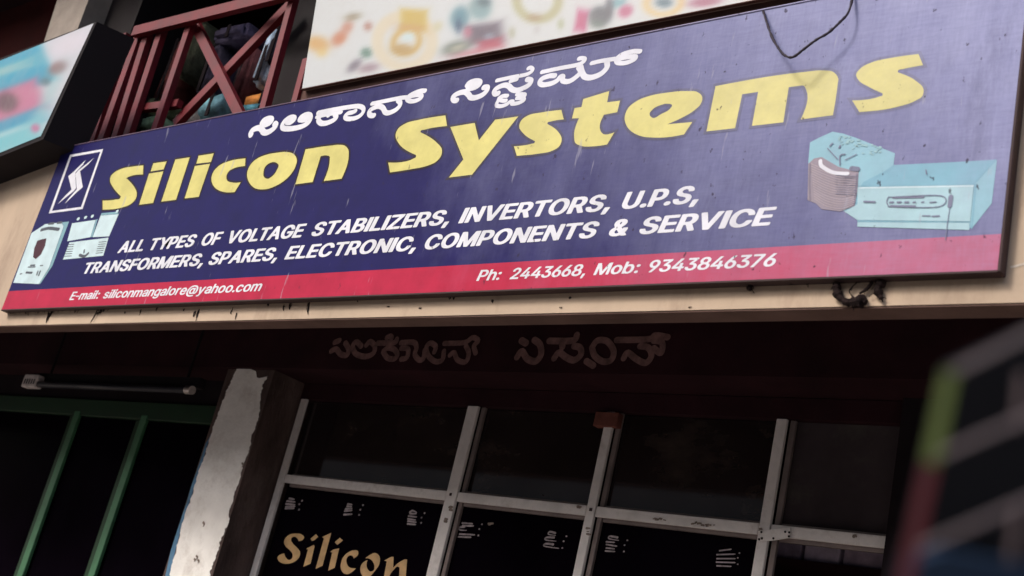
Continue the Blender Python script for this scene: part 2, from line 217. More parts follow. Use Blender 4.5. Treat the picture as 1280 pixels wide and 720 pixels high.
MEDIUM = glyphset(""", 19 -259,34 -262,152 -262,165 -256,178 -241,280 128,278 141,260 159,246 162,84 162,71 156,58 141,0 -216,1 -241
- 20 347,35 344,503 346,522 364,525 378,525 478,519 491,505 503,491 506,22 504,3 486,0 472,1 372,7 359
. 81 -28,171 -31,202 -23,246 19,257 34,268 72,268 97,260 122,249 141,215 175,186 191,171 194,84 192,52 175,10 128,0 97,1 53,21 19,59 -19
2 19 -22,34 -25,690 -25,704 -22,722 -3,724 109,718 122,702 135,309 138,295 141,299 153,505 366,627 507,666 566,685 603,697 634,711 703,711 766,704 803,691 841,673 878,637 928,571 986,509 1017,471 1029,437 1034,421 1038,290 1037,206 1016,159 992,131 972,62 903,26 841,6 772,5 722,12 703,34 688,190 690,210 709,220 772,233 803,249 828,284 855,309 867,340 875,377 875,409 867,465 834,491 791,505 728,497 684,485 647,460 603,424 553,306 428,293 409,206 322,193 303,112 222,99 203,18 122,2 99,0 3,6 -9
3 305 -34,321 -38,459 -37,509 -29,565 -11,627 20,668 53,721 114,754 172,774 253,774 316,766 359,754 397,735 434,699 484,665 519,634 542,596 564,559 579,477 594,471 603,705 866,727 895,730 997,715 1019,696 1025,77 1025,59 1012,50 997,50 891,56 878,71 865,96 862,434 862,447 859,448 853,418 816,293 678,226 597,225 491,234 475,252 463,359 462,415 454,465 436,518 403,541 366,554 328,562 284,554 234,527 182,509 164,459 139,409 125,365 125,309 139,259 169,233 203,216 259,196 279,27 281,9 269,0 253,7 197,29 141,49 109,96 56,152 14,190 -4,240 -23
4 495 -22,510 -25,653 -25,672 -12,681 3,682 172,691 181,791 182,810 194,819 209,819 309,816 324,797 342,691 344,682 353,681 622,669 641,653 650,503 650,491 644,477 628,475 359,471 347,460 344,260 344,245 347,246 359,271 403,486 766,605 966,617 991,617 1003,599 1022,585 1025,435 1025,407 1003,2 322,0 216,7 197,28 182,466 181,472 177,475 166,476 3,482 -9
6 287 -34,302 -38,434 -37,509 -17,559 8,609 44,646 82,679 128,704 178,716 216,724 259,724 359,718 397,710 428,685 484,643 541,584 592,559 608,521 623,471 637,446 638,427 643,371 644,363 647,361 653,574 966,585 978,592 997,584 1012,565 1025,402 1025,384 1019,365 999,307 916,88 591,51 522,20 447,0 359,0 266,14 203,39 141,68 97,144 22,215 -17,252 -29|334 127,290 145,265 163,245 184,220 234,206 303,206 322,220 384,245 434,265 456,296 476,340 492,387 491,421 479,454 459,474 441,491 416,504 391,518 334,518 284,494 209,474 178,452 156,390 127
7 89 -22,103 -25,266 -25,278 -19,291 -5,731 872,731 997,725 1009,710 1023,222 1025,35 1025,16 1019,1 997,0 897,3 883,22 865,478 862,491 861,495 853,71 9,71 -3
8 299 -34,452 -38,502 -31,571 -11,621 14,671 50,705 84,741 134,760 178,774 247,774 291,766 334,754 372,735 409,699 459,671 487,627 520,624 528,684 589,722 659,736 728,737 759,730 803,716 853,687 903,611 978,540 1017,490 1031,471 1032,446 1038,315 1037,271 1029,202 1004,140 962,90 911,58 859,45 828,37 791,37 703,51 653,77 601,109 563,146 528,145 522,115 500,56 441,20 378,0 303,0 228,7 191,40 120,62 91,113 41,184 -4,240 -23|346 127,290 146,243 178,220 222,212 253,212 291,232 353,249 378,271 398,321 423,377 437,415 431,477 411,515 384,534 361,555 309,555 241,535 191,502 158,465 139,415 125|377 596,315 615,274 647,251 697,247 741,250 772,257 797,270 822,290 844,352 873,396 875,440 867,490 836,516 791,524 759,524 716,510 672,490 641,465 620,440 608,390 594
9 151 -22,165 -25,327 -25,340 -19,362 3,648 428,697 528,724 628,724 741,704 822,679 872,637 928,577 980,509 1017,434 1037,340 1038,296 1037,252 1029,215 1017,165 992,102 944,59 893,32 847,14 803,0 741,0 641,7 597,26 547,62 484,132 416,202 377,252 363,359 356,365 347,133 9,133 -3|340 508,284 533,252 557,226 603,212 647,206 691,212 734,226 778,259 831,290 855,315 867,340 875,384 875,448 847,474 822,491 797,511 741,518 709,518 666,498 597,477 564,452 538,421 521,384 508
: 82 -28,172 -31,203 -23,247 19,258 34,269 72,269 97,261 122,250 141,216 175,187 191,172 194,85 192,53 175,11 128,1 97,2 53,22 19,60 -19|88 509,160 506,191 514,222 531,244 553,261 578,269 609,269 641,261 666,244 691,222 712,197 729,182 734,103 738,72 729,41 706,9 666,1 641,0 609,11 572,47 531,72 515
@ 632 -291,685 -293,703 -288,760 -287,778 -282,810 -281,903 -261,978 -235,997 -217,1000 -203,973 -116,960 -100,947 -94,891 -94,760 -131,641 -143,528 -125,447 -98,397 -73,350 -41,297 14,258 78,233 134,207 247,206 278,200 303,201 397,206 416,207 453,213 484,240 578,277 653,303 693,328 722,364 753,403 780,453 804,535 829,616 843,678 843,753 831,785 823,860 792,910 761,947 731,980 691,1018 628,1036 584,1062 472,1062 328,1057 309,1056 266,1036 191,1016 159,991 146,978 146,960 158,938 209,938 647,935 661,916 679,778 681,753 676,666 700,566 700,522 692,472 674,416 637,369 591,346 559,327 528,302 459,294 422,294 372,294 291,301 253,321 184,339 147,375 97,410 63,441 39,491 14,547 0,666 0,703 8,741 26,785 60,797 56,822 33,872 8,960 -6,1010 -6,1028 0,1053 0,1103 15,1135 38,1188 91,1205 116,1230 178,1250 266,1251 328,1256 353,1256 484,1250 534,1223 628,1186 709,1166 743,1116 806,1066 856,991 911,916 948,866 967,766 987,697 988,672 994,622 993,597 988,528 987,510 982,485 981,385 954,341 936,278 905,197 844,150 797,89 716,40 609,13 509,0 416,0 291,6 266,7 222,27 128,46 72,71 16,96 -28,132 -78,210 -156,278 -205,372 -248,460 -273,547 -287|591 158,566 167,539 184,514 222,494 278,482 372,496 441,509 472,532 509,591 542,641 543,672 536,703 520,727 491,742 447,750 403,750 322,730 234,703 189,678 171,641 158
E 20 -22,35 -25,672 -25,686 -22,704 -3,706 109,700 122,685 135,228 138,217 141,213 153,213 409,217 422,228 425,647 427,663 441,669 453,669 553,663 572,647 585,635 588,222 588,216 592,213 603,213 847,217 859,228 862,666 862,680 866,698 884,700 997,688 1016,672 1025,35 1025,22 1023,7 1009,0 991,0 9,3 -5
M 20 -22,35 -25,185 -25,197 -19,211 -3,213 528,216 556,222 553,236 522,441 1,460 -19,472 -25,610 -25,628 -19,648 9,866 566,872 568,875 541,877 -3,891 -19,903 -25,1066 -23,1085 -5,1088 9,1088 591,1086 1003,1072 1019,1060 1025,841 1023,815 997,555 316,547 302,541 303,292 947,266 1005,253 1019,241 1025,22 1023,3 1005,0 991,0 9,3 -5
P 20 -22,35 -25,185 -25,197 -19,211 -3,213 322,217 334,228 338,416 338,435 343,485 344,547 358,603 383,637 403,717 484,739 522,755 559,769 616,769 653,775 678,769 709,769 753,748 822,724 872,706 897,669 934,649 953,610 980,572 998,503 1018,478 1019,460 1025,35 1025,20 1022,3 1005,0 991,0 9,3 -5|222 501,216 504,213 516,213 847,216 858,228 862,403 862,460 848,506 822,525 803,536 784,556 722,556 641,548 609,519 553,485 527,422 507,378 500
a 249 -41,340 -44,384 -37,415 -29,471 -2,484 -6,502 -23,515 -25,659 -25,671 -19,684 -5,687 9,687 547,679 591,660 634,640 668,584 723,527 755,496 767,402 781,302 781,209 761,177 748,121 712,56 647,44 628,20 578,24 559,40 546,152 513,202 515,224 534,252 578,269 591,302 611,359 625,409 617,446 598,472 559,480 528,481 503,478 491,471 483,415 469,334 462,221 443,165 429,121 411,84 387,37 341,14 303,0 253,0 172,7 134,45 66,90 19,134 -11,184 -29|284 121,240 139,217 166,206 209,220 253,240 273,290 292,352 306,415 313,471 322,480 316,480 253,472 222,441 166,415 145,377 127,346 119
b 355 -41,409 -44,434 -38,471 -37,552 -10,615 31,677 101,716 172,729 203,743 259,749 303,749 434,743 478,722 553,685 628,655 666,609 712,577 736,527 761,452 781,340 781,271 767,214 734,209 736,206 747,205 816,205 997,190 1019,171 1025,27 1025,9 1012,0 997,0 3,12 -16,27 -25,171 -25,190 -19,209 5,215 7,265 -23,309 -37|359 121,302 139,277 156,257 178,226 241,218 266,206 334,206 409,211 428,212 453,226 503,251 553,271 580,296 598,340 617,390 619,421 611,459 592,480 572,498 547,516 509,535 447,543 359,529 272,516 234,490 182,454 147,418 128,384 119
c 350 -41,403 -44,428 -38,472 -37,541 -17,591 8,616 25,691 101,717 147,730 178,731 197,725 209,703 229,597 256,560 256,547 250,528 230,505 178,491 162,478 152,431 128,391 119,372 119,310 139,269 172,246 209,213 309,213 428,233 503,266 561,295 591,316 604,353 617,397 619,435 611,472 592,505 559,527 509,541 494,553 488,585 488,703 517,729 541,730 559,711 603,692 634,669 666,635 700,585 736,560 749,485 775,435 781,322 781,222 754,158 716,103 662,66 618,40 572,21 522,7 466,0 416,0 322,7 272,21 216,52 147,91 88,147 31,191 2,228 -17,266 -29
e 363 -41,416 -44,441 -38,485 -37,572 -11,597 2,647 38,691 82,730 147,737 172,736 184,722 200,710 206,610 231,560 231,538 216,516 176,485 145,447 127,416 119,372 119,341 127,291 152,272 166,252 191,227 241,215 291,216 302,228 306,728 308,744 322,750 334,750 441,741 494,723 559,692 622,672 650,610 712,578 736,541 754,472 775,428 781,322 781,253 767,197 742,164 722,78 636,58 603,21 522,1 422,0 322,7 272,21 216,40 166,88 91,147 31,191 2,228 -17,266 -29,303 -37|222 457,215 466,221 491,236 528,252 553,266 572,289 591,326 609,378 623,410 618,460 598,482 578,499 559,523 509,535 466,528 457
g 282 -316,297 -319,472 -318,572 -292,647 -250,700 -197,730 -147,750 -72,750 741,738 759,722 768,578 768,563 759,547 733,541 733,478 767,416 781,310 781,272 775,203 751,135 706,78 643,45 591,33 566,7 478,6 447,0 422,1 322,6 303,7 278,27 203,40 172,82 109,141 50,185 21,247 -4,285 -12,322 -13,347 -19,441 -12,491 2,528 24,542 22,544 -47,529 -91,499 -128,441 -154,410 -162,353 -162,303 -148,278 -136,253 -116,216 -69,197 -57,147 -58,66 -102,44 -122,38 -141,46 -166,63 -191,122 -250,147 -267,210 -298|353 146,316 158,283 178,263 197,243 228,227 266,213 322,213 434,233 509,252 547,275 578,328 611,360 618,403 618,447 604,475 584,499 559,530 497,544 441,544 316,523 247,505 209,485 184,428 152,397 144
h 20 -22,35 -25,178 -25,191 -19,204 -3,206 453,213 497,227 534,253 578,310 611,341 619,366 618,397 611,428 594,449 572,475 509,476 478,482 453,484 -3,497 -19,510 -25,653 -25,668 -22,685 -5,688 9,688 441,687 516,673 591,642 659,603 706,562 741,535 755,485 773,447 781,335 781,297 773,260 761,216 739,210 739,203 1005,191 1019,178 1025,35 1025,20 1022,3 1005,0 991,0 9,3 -5
i 45 -22,60 -25,203 -25,219 -16,231 3,232 734,228 749,211 766,197 769,53 768,35 756,26 741,25 9,28 -5|88 847,160 844,191 855,238 897,255 928,256 966,242 997,199 1041,169 1053,103 1056,72 1048,53 1037,9 991,0 959,1 934,9 909,53 863
l 20 -22,35 -25,197 -25,213 -16,225 3,225 991,222 1005,205 1022,191 1025,28 1025,10 1012,1 997,0 9,3 -5
m 20 -22,35 -25,178 -25,191 -19,204 -3,206 472,213 516,221 541,238 572,266 598,310 618,353 618,397 598,417 578,431 541,438 503,438 9,440 -3,453 -19,472 -25,616 -25,628 -19,642 -3,644 509,658 553,677 584,716 611,766 624,810 611,847 586,867 541,869 122,869 3,875 -9,891 -23,1053 -25,1069 -16,1081 3,1082 522,1076 547,1075 578,1047 655,1025 684,968 741,935 761,872 781,722 781,691 773,647 755,608 728,572 697,566 698,528 737,503 755,472 773,441 781,303 781,260 767,216 743,210 744,191 762,178 768,28 768,7 753,0 734,0 9,3 -5
n 20 -22,35 -25,178 -25,191 -19,204 -3,206 453,213 497,227 534,253 578,285 599,328 617,366 618,397 611,422 598,449 572,473 516,482 453,482 9,488 -9,503 -23,516 -25,660 -25,675 -16,687 3,688 184,688 509,681 559,667 609,642 659,603 706,562 741,535 755,485 773,447 781,335 781,260 761,216 739,210 739,191 762,178 768,22 767,3 749,0 734,0 9,3 -5
o 349 -41,402 -43,421 -38,465 -37,502 -29,577 1,621 31,680 91,723 153,747 216,768 309,768 422,760 478,735 559,716 597,690 636,615 712,571 742,490 773,421 781,321 781,259 767,215 751,152 712,87 647,45 584,20 522,0 422,0 316,20 216,57 134,84 95,146 31,202 -5,265 -29|365 121,321 133,288 153,265 176,245 209,212 309,212 428,238 516,265 561,287 584,315 604,352 617,409 618,454 603,477 587,510 553,535 503,547 466,555 434,561 359,547 272,535 234,505 178,479 153,446 133,396 119
r 20 -22,35 -25,178 -25,191 -19,204 -3,206 466,215 509,238 559,264 584,291 599,328 612,435 613,456 628,463 647,462 753,447 775,428 781,310 781,272 773,210 748,178 768,28 768,16 762,2 747,0 9,3 -5
s 293 -41,346 -44,371 -38,427 -37,496 -17,546 8,571 25,627 82,660 141,668 178,668 241,654 291,637 322,577 381,540 405,477 429,327 464,290 477,251 497,238 516,231 534,231 553,243 584,265 605,321 625,365 625,402 611,427 592,459 539,471 525,484 519,521 519,615 539,635 547,653 566,654 578,634 630,605 672,548 728,515 749,471 767,402 781,365 781,284 781,240 775,209 767,140 736,115 719,59 661,39 628,25 584,26 484,51 428,84 388,121 358,152 340,240 308,346 286,409 267,440 247,447 234,455 209,455 191,436 153,402 133,365 121,334 117,296 121,238 147,226 159,202 211,190 225,177 231,115 231,52 218,21 210,1 191,0 178,7 147,26 103,43 78,102 19,152 -11,202 -29,240 -37
y 154 -309,220 -312,270 -304,320 -286,345 -269,404 -209,422 -184,453 -122,771 709,779 741,767 759,751 768,589 768,567 753,550 716,395 284,389 283,381 297,228 728,217 747,197 766,183 769,26 768,14 762,0 747,6 716,279 -3,253 -84,226 -131,189 -150,158 -144,108 -146,82 -172,56 -266,57 -278,76 -298,108 -306""")
KERN = {'l:': 70, 'h:': 30, 'b:': 30, 'AV': -90, 'LT': -110, 'TY': -20, 'YP': -80, 'TA': -90, 'VO': -50, 'TR': 0, 'RV': -40, 'AG': -20, 'P.': -90, 'RT': -40, 'FO': -30, 'VE': -20, 'AL': 0, 'LI': 0, 'TO': -40, 'RA': -20, 'VI': 0, 'OV': -40, 'TS': -20}
def words(name, items, base_a, base_b, cap_top, y, mat, parent, GLYPHS=HEAVY, bold=40, gap=60, shear=0.2):
    """heavy slanted lettering, one mesh per word; items: (word, left px, right px); base_a, base_b: baseline pixels; cap_top: pixel on the line of the capital tops"""
    a, b, c = at(*base_a, y), at(*base_b, y), at(*cap_top, y)
    base = lambda x: a[2] + (b[2] - a[2]) * (x - a[0]) / (b[0] - a[0])
    bpx = lambda px: base_a[1] + (base_b[1] - base_a[1]) * (px - base_a[0]) / (base_b[0] - base_a[0])
    cap_px = bpx(cap_top[0]) - cap_top[1]
    sy = (c[2] - base(c[0])) / (1000 + 2 * bold)
    for txt, pl, pr in items:
        cu = bpy.data.curves.new('tmp', 'CURVE'); cu.dimensions = '2D'; cu.fill_mode = 'BOTH'
        adv = 0; prev = ''
        for ch in txt:
            adv += KERN.get(prev + ch, 0)
            wid = max(x for L in GLYPHS[ch] for x, _ in L)
            for L in GLYPHS[ch]:
                sp = cu.splines.new('POLY'); sp.points.add(len(L) - 1); sp.use_cyclic_u = True
                for k, (gx, gy) in enumerate(L): sp.points[k].co = ((gx + adv) / 1000, gy / 1000, 0, 1)
            adv += wid + gap; prev = ch
        o = curve_to(name, cu, y, mat, parent)
        vs_ = o.data.vertices
        sh = np.array([(v.co.x + shear * v.co.z, v.co.z * 1000 + bold) for v in vs_])
        h0, h1 = sh[:, 0].min(), sh[:, 0].max()
        x0, x1 = at(pl, bpx(pl), y)[0], at(pr, bpx(pr), y)[0]
        for it in range(6):               # fit the word to its measured width
            Xw = x0 + (sh[:, 0] - h0) * (x1 - x0) / (h1 - h0)
            P = np.stack([Xw, np.full(len(Xw), y), a[2] + (b[2] - a[2]) * (Xw - a[0]) / (b[0] - a[0]) + sh[:, 1] * sy], 1)
            q = (P - CAM) @ RC; u = 640 + FPX * q[:, 0] / q[:, 1]
            k = (x1 - x0) / (u.max() - u.min())
            x0 += (pl - u.min()) * k; x1 += (pr - u.max()) * k
        for v, p in zip(vs_, P): v.co = p
        if parent is SG: adopt(o)

# ------------------------------------------------------------------ materials
def newmat(name):
    mt = bpy.data.materials.new(name); mt.use_nodes = True
    return mt, mt.node_tree, mt.node_tree.nodes['Principled BSDF']
def nd(t, kind, **kw):
    n = t.nodes.new(kind)
    for k, v in kw.items():
        if k in n.inputs: n.inputs[k].default_value = v
        else: setattr(n, k, v)
    return n
def mixc(t, fac, a, b, mode='MIX'):
    n = t.nodes.new('ShaderNodeMix'); n.data_type = 'RGBA'; n.blend_type = mode
    for idx, v in ((0, fac), (6, a), (7, b)):
        if hasattr(v, 'default_value') and hasattr(v, 'is_linked'): t.links.new(v, n.inputs[idx])
        else: n.inputs[idx].default_value = v if idx == 0 else (*v[:3], 1)
    return n.outputs[2]
def ramp(t, v, lo, hi, a=0.0, b=1.0):
    n = t.nodes.new('ShaderNodeMapRange'); n.clamp = True
    t.links.new(v, n.inputs[0]); n.inputs[1].default_value = lo; n.inputs[2].default_value = hi; n.inputs[3].default_value = a; n.inputs[4].default_value = b
    return n.outputs[0]
def noise(t, vec, scale, detail=5, rough=0.6, stretch=(1, 1, 1)):
    mp = t.nodes.new('ShaderNodeMapping'); mp.inputs['Scale'].default_value = stretch; t.links.new(vec, mp.inputs[0])
    n = nd(t, 'ShaderNodeTexNoise', Scale=scale, Detail=detail, Roughness=rough); t.links.new(mp.outputs[0], n.inputs['Vector'])
    return n.outputs['Fac']
def mul(t, a, b, op='MULTIPLY'):
    n = t.nodes.new('ShaderNodeMath'); n.operation = op
    for i, v in enumerate((a, b)):
        if hasattr(v, 'is_linked'): t.links.new(v, n.inputs[i])
        else: n.inputs[i].default_value = v
    return n.outputs[0]
def M(name, col, rough=0.6, spec=0.4, metal=0.0, var=0.25, scale=6, stretch=(1, 1, 1), bump=0.0, dirt=None, dirt_amt=0.5, dirt_scale=3):
    mt, t, p = newmat(name)
    pos = t.nodes.new('ShaderNodeNewGeometry').outputs['Position']
    f = noise(t, pos, scale, stretch=stretch)
    f2 = ramp(t, f, 0.3, 0.7)
    dark = tuple(c * (1 - var) for c in col); lite = tuple(min(1, c * (1 + var * 0.5)) for c in col)
    c = mixc(t, f2, dark, lite)
    if dirt:
        g = ramp(t, noise(t, pos, dirt_scale, 8, 0.7, stretch), 0.52, 0.75, 0, dirt_amt)
        c = mixc(t, g, c, dirt)
    t.links.new(c, p.inputs['Base Color'])
    t.links.new(ramp(t, f, 0.2, 0.8, rough * 0.85, min(1, rough * 1.15)), p.inputs['Roughness'])
    p.inputs['Metallic'].default_value = metal; p.inputs['Specular IOR Level'].default_value = spec
    if bump:
        b = nd(t, 'ShaderNodeBump', Strength=bump, Distance=0.01); t.links.new(noise(t, pos, scale * 6, 6, 0.7, stretch), b.inputs['Height'])
        t.links.new(b.outputs[0], p.inputs['Normal'])
    return mt
GLARE_DUST = 0.80
def vinyl(name, col, glare_dust=1.0, rough=0.42):
    """printed flex vinyl: cloth grain, pale sky glare painted in together with chalky dust towards the upper right end, run-off marks, scratches, specks"""
    mt, t, p = newmat(name)
    pos = t.nodes.new('ShaderNodeNewGeometry').outputs['Position']
    sep = t.nodes.new('ShaderNodeSeparateXYZ'); t.links.new(pos, sep.inputs[0])
    g = noise(t, pos, 11, 6, 0.6)
    c = mixc(t, ramp(t, g, 0.3, 0.7), tuple(v * 0.85 for v in col), tuple(min(1, v * 1.12) for v in col))
    warp = noise(t, pos, 130, 3, 0.7, (1, 1, 0.12)); weft = noise(t, pos, 130, 3, 0.7, (0.12, 1, 1))
    weave = mul(t, mul(t, warp, weft, 'ADD'), 0.5)
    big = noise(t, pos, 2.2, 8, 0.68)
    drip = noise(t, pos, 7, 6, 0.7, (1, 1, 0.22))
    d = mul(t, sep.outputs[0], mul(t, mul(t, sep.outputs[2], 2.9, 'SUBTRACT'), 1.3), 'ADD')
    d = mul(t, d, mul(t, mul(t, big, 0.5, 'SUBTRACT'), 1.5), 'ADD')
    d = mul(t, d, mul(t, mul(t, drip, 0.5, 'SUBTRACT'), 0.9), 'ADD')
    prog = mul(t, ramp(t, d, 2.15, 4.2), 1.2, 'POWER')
    f = mul(t, mul(t, prog, ramp(t, weave, 0.3, 0.7, 0.72, 1.0)), GLARE_DUST * glare_dust)
    c = mixc(t, f, c, (0.36, 0.38, 0.61))  # sky glare put into the colour, mixed with the dust film
    st = mul(t, ramp(t, noise(t, pos, 5, 8, 0.75, (1, 1, 0.3)), 0.55, 0.75, 0, 0.5 * min(1, glare_dust)), ramp(t, sep.outputs[0], 1.0, 4.0, 0.1, 1.0))
    c = mixc(t, st, c, tuple(v * 0.6 + 0.03 for v in col))
    sc = ramp(t, noise(t, pos, 38, 3, 0.6, (1, 1, 0.14)), 0.66, 0.70, 0, 0.4)
    c = mixc(t, sc, c, (0.34, 0.34, 0.42))
    sp = ramp(t, noise(t, pos, 42, 3, 0.6, (1, 1, 0.6)), 0.655, 0.70, 0, 0.8)
    sp = mul(t, sp, ramp(t, sep.outputs[0], 1.0, 3.4, 0.15, 1.0))
    c = mixc(t, sp, c, (0.03, 0.022, 0.04))
    t.links.new(c, p.inputs['Base Color'])
    t.links.new(ramp(t, g, 0.2, 0.8, rough * 0.8, rough * 1.2), p.inputs['Roughness'])
    p.inputs['Specular IOR Level'].default_value = 0.05
    b = nd(t, 'ShaderNodeBump', Strength=0.25, Distance=0.01); t.links.new(mul(t, mul(t, weave, 0.15), noise(t, pos, 2.2, 4), 'ADD'), b.inputs['Height'])
    t.links.new(b.outputs[0], p.inputs['Normal'])
    return mt
def printmat(name, rough=0.55):          # printed picture: the ink colours are a colour attribute of the mesh
    mt, t, p = newmat(name)
    a = t.nodes.new('ShaderNodeVertexColor'); a.layer_name = 'ink'
    pos = t.nodes.new('ShaderNodeNewGeometry').outputs['Position']
    c = mixc(t, ramp(t, noise(t, pos, 9, 6, 0.7), 0.4, 0.8, 0, 0.18), a.outputs[0], (0.35, 0.31, 0.27))
    t.links.new(c, p.inputs['Base Color']); p.inputs['Roughness'].default_value = rough
    return mt

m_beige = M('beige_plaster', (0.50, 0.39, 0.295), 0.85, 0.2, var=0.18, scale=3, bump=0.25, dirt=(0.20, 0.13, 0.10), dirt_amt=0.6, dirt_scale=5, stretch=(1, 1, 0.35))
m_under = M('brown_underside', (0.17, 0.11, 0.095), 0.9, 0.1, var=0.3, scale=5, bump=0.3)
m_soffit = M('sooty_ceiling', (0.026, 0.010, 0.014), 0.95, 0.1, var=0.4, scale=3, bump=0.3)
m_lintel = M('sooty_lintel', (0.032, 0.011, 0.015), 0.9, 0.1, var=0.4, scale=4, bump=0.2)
m_ghost = M('faded_wall_paint', (0.22, 0.125, 0.12), 0.9, 0.1, var=0.5, scale=30)
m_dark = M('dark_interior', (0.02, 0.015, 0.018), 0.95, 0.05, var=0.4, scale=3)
m_white = M('white_limewash', (0.84, 0.82, 0.79), 0.95, 0.05, var=0.10, scale=9, bump=0.35, dirt=(0.34, 0.28, 0.24), dirt_amt=0.45, dirt_scale=7)
m_pillar = M('brown_pillar', (0.12, 0.082, 0.075), 0.9, 0.15, var=0.5, scale=7, bump=0.9, stretch=(1, 1, 0.4), dirt=(0.24, 0.19, 0.17), dirt_amt=0.5, dirt_scale=9)
m_bluep = M('old_blue_paint', (0.10, 0.22, 0.36), 0.8, 0.2, var=0.4, scale=12)
m_alu = M('weathered_aluminium', (0.80, 0.76, 0.74), 0.5, 0.5, metal=0.0, var=0.22, scale=9, bump=0.15, dirt=(0.13, 0.09, 0.075), dirt_amt=0.6, dirt_scale=9)
m_alu2 = M('dull_aluminium', (0.24, 0.195, 0.185), 0.6, 0.4, metal=0.3, var=0.3, scale=9, dirt=(0.08, 0.055, 0.05), dirt_amt=0.5, dirt_scale=8)
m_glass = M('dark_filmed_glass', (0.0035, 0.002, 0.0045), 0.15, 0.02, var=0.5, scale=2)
m_glassd = M('dusty_glass', (0.055, 0.044, 0.048), 0.5, 0.10, var=0.5, scale=2.5, dirt=(0.10, 0.095, 0.075), dirt_amt=0.8, dirt_scale=3)
m_glassu = M('reflection_tinted_glass', (0.016, 0.011, 0.012), 0.07, 0.6, var=0.5, scale=1.5, stretch=(1, 1, 2.2), dirt=(0.06, 0.046, 0.040), dirt_amt=0.9, dirt_scale=2.3)  # brownish patches paint the dim street reflection into the pane colour
for q_ in (m_glass, m_glassd): q_.node_tree.nodes['Principled BSDF'].inputs['IOR'].default_value = 1.12
m_gold = M('gold_paint', (0.62, 0.40, 0.19), 0.55, 0.4, var=0.25, scale=25)
m_mark = M('pale_paint_mark', (0.42, 0.36, 0.38), 0.6, 0.3, var=0.5, scale=60)
m_green = M('green_door_paint', (0.055, 0.17, 0.085), 0.5, 0.4, var=0.3, scale=10, dirt=(0.03, 0.04, 0.03), dirt_amt=0.5, dirt_scale=8)
m_greend = M('green_frame_paint', (0.012, 0.04, 0.018), 0.6, 0.3, var=0.3, scale=8)
m_red = M('red_steel_paint', (0.155, 0.008, 0.016), 0.5, 0.4, var=0.35, scale=10, dirt=(0.08, 0.02, 0.02), dirt_amt=0.5, dirt_scale=9)
m_frame = M('dark_brown_sign_frame', (0.045, 0.025, 0.026), 0.7, 0.3, var=0.4, scale=10)
m_ledge = M('brown_ledge_paint', (0.11, 0.062, 0.055), 0.85, 0.15, var=0.35, scale=5, bump=0.2)
m_black = M('black_box_paint', (0.009, 0.006, 0.008), 0.8, 0.2, var=0.4, scale=6)
m_maroon = M('maroon_wall', (0.06, 0.012, 0.012), 0.9, 0.1, var=0.4, scale=4)
m_grey = M('grey_concrete', (0.30, 0.26, 0.23), 0.9, 0.1, var=0.25, scale=6, bump=0.3)
m_wire = M('black_cable', (0.02, 0.012, 0.022), 0.6, 0.3, var=0.4, scale=40)
m_rope = M('tarred_rope', (0.028, 0.018, 0.018), 0.95, 0.1, var=0.6, scale=50, bump=0.8)
m_tube = M('dusty_tube_glass', (0.022, 0.022, 0.03), 0.4, 0.4, var=0.3, scale=8)
m_tin = M('white_enamel', (0.75, 0.68, 0.66), 0.5, 0.4, var=0.4, scale=25, dirt=(0.08, 0.05, 0.05), dirt_amt=0.7, dirt_scale=25)
m_chrome = M('tarnished_cap', (0.55, 0.5, 0.48), 0.3, 0.5, metal=0.8, var=0.4, scale=40)
m_rust = M('grey_rust', (0.26, 0.21, 0.18), 0.9, 0.1, var=0.5, scale=60)
m_smear = M('chalky_smear', (0.58, 0.52, 0.46), 0.9, 0.1, var=0.3, scale=80)
m_brick = M('red_wood_block', (0.17, 0.06, 0.045), 0.85, 0.2, var=0.4, scale=25)

# ------------------------------------------------------------------ setting
YW = 0.965; YP = 0.80; YL = 0.78
ZB = 2.4706                                # bottom of the fascia
g = bmesh.new(); add_box(g, -60, 60, -80, -3.2, -0.3, 0.0)
tag(obj('road', g, M('asphalt', (0.15, 0.14, 0.13), 0.9, 0.2, var=0.3, scale=2, bump=0.4)), kind='structure')
g = bmesh.new(); add_box(g, -60, 60, -3.2, 0.6, -0.3, 0.13)
tag(obj('pavement', g, M('paving', (0.32, 0.28, 0.25), 0.9, 0.2, var=0.3, scale=3, bump=0.4)), kind='structure')
g = bmesh.new(); add_box(g, -60, 60, 0.6, 80, -0.3, 0.128)
tag(obj('ground', g, M('packed_earth', (0.2, 0.16, 0.12), 0.9, 0.2, var=0.3, scale=2)), kind='structure')

OB = empty('opposite_building', 'plain cream two storey block across the street, mirrored dimly in the upper window panes', 'building')
m_ob = M('brown_render_wall', (0.52, 0.42, 0.35), 0.9, 0.1, var=0.35, scale=0.7, bump=0.3); m_ow = M('dark_window_glass', (0.02, 0.02, 0.025), 0.2, 0.4)
g = bmesh.new(); add_box(g, -34, 24, -25, -17, 0.001, 7.2); obj('wall', g, m_ob, OB)
g = bmesh.new(); add_box(g, -34.3, 24.3, -17.0, -16.3, 3.1, 3.3); obj('balcony_slab', g, m_grey, OB)
g = bmesh.new(); add_box(g, -34.2, 24.2, -25.2, -16.8, 7.203, 7.5); obj('roof_edge', g, m_grey, OB)
for k in range(18):
    x = -32.5 + k * 3.1
    w_ = boxo('window', m_ow, OB, x, x + 1.5, -16.99, -16.93, 4.2, 5.6); boxo('sill', m_grey, w_, x - 0.1, x + 1.6, -16.92, -16.8, 4.1, 4.19)
    boxo('shutter', m_black if k % 3 else m_bluep, OB, x - 0.3, x + 1.8, -16.98, -16.94, 0.2, 2.7)
B = empty('shop_building', 'old beige two storey shop block with a dark recessed shopfront under its fascia', 'building')
XL, XR = -9.0, 7.5
boxo('fascia', m_beige, B, XL, XR, 0.030, 0.102, ZB, 3.262)
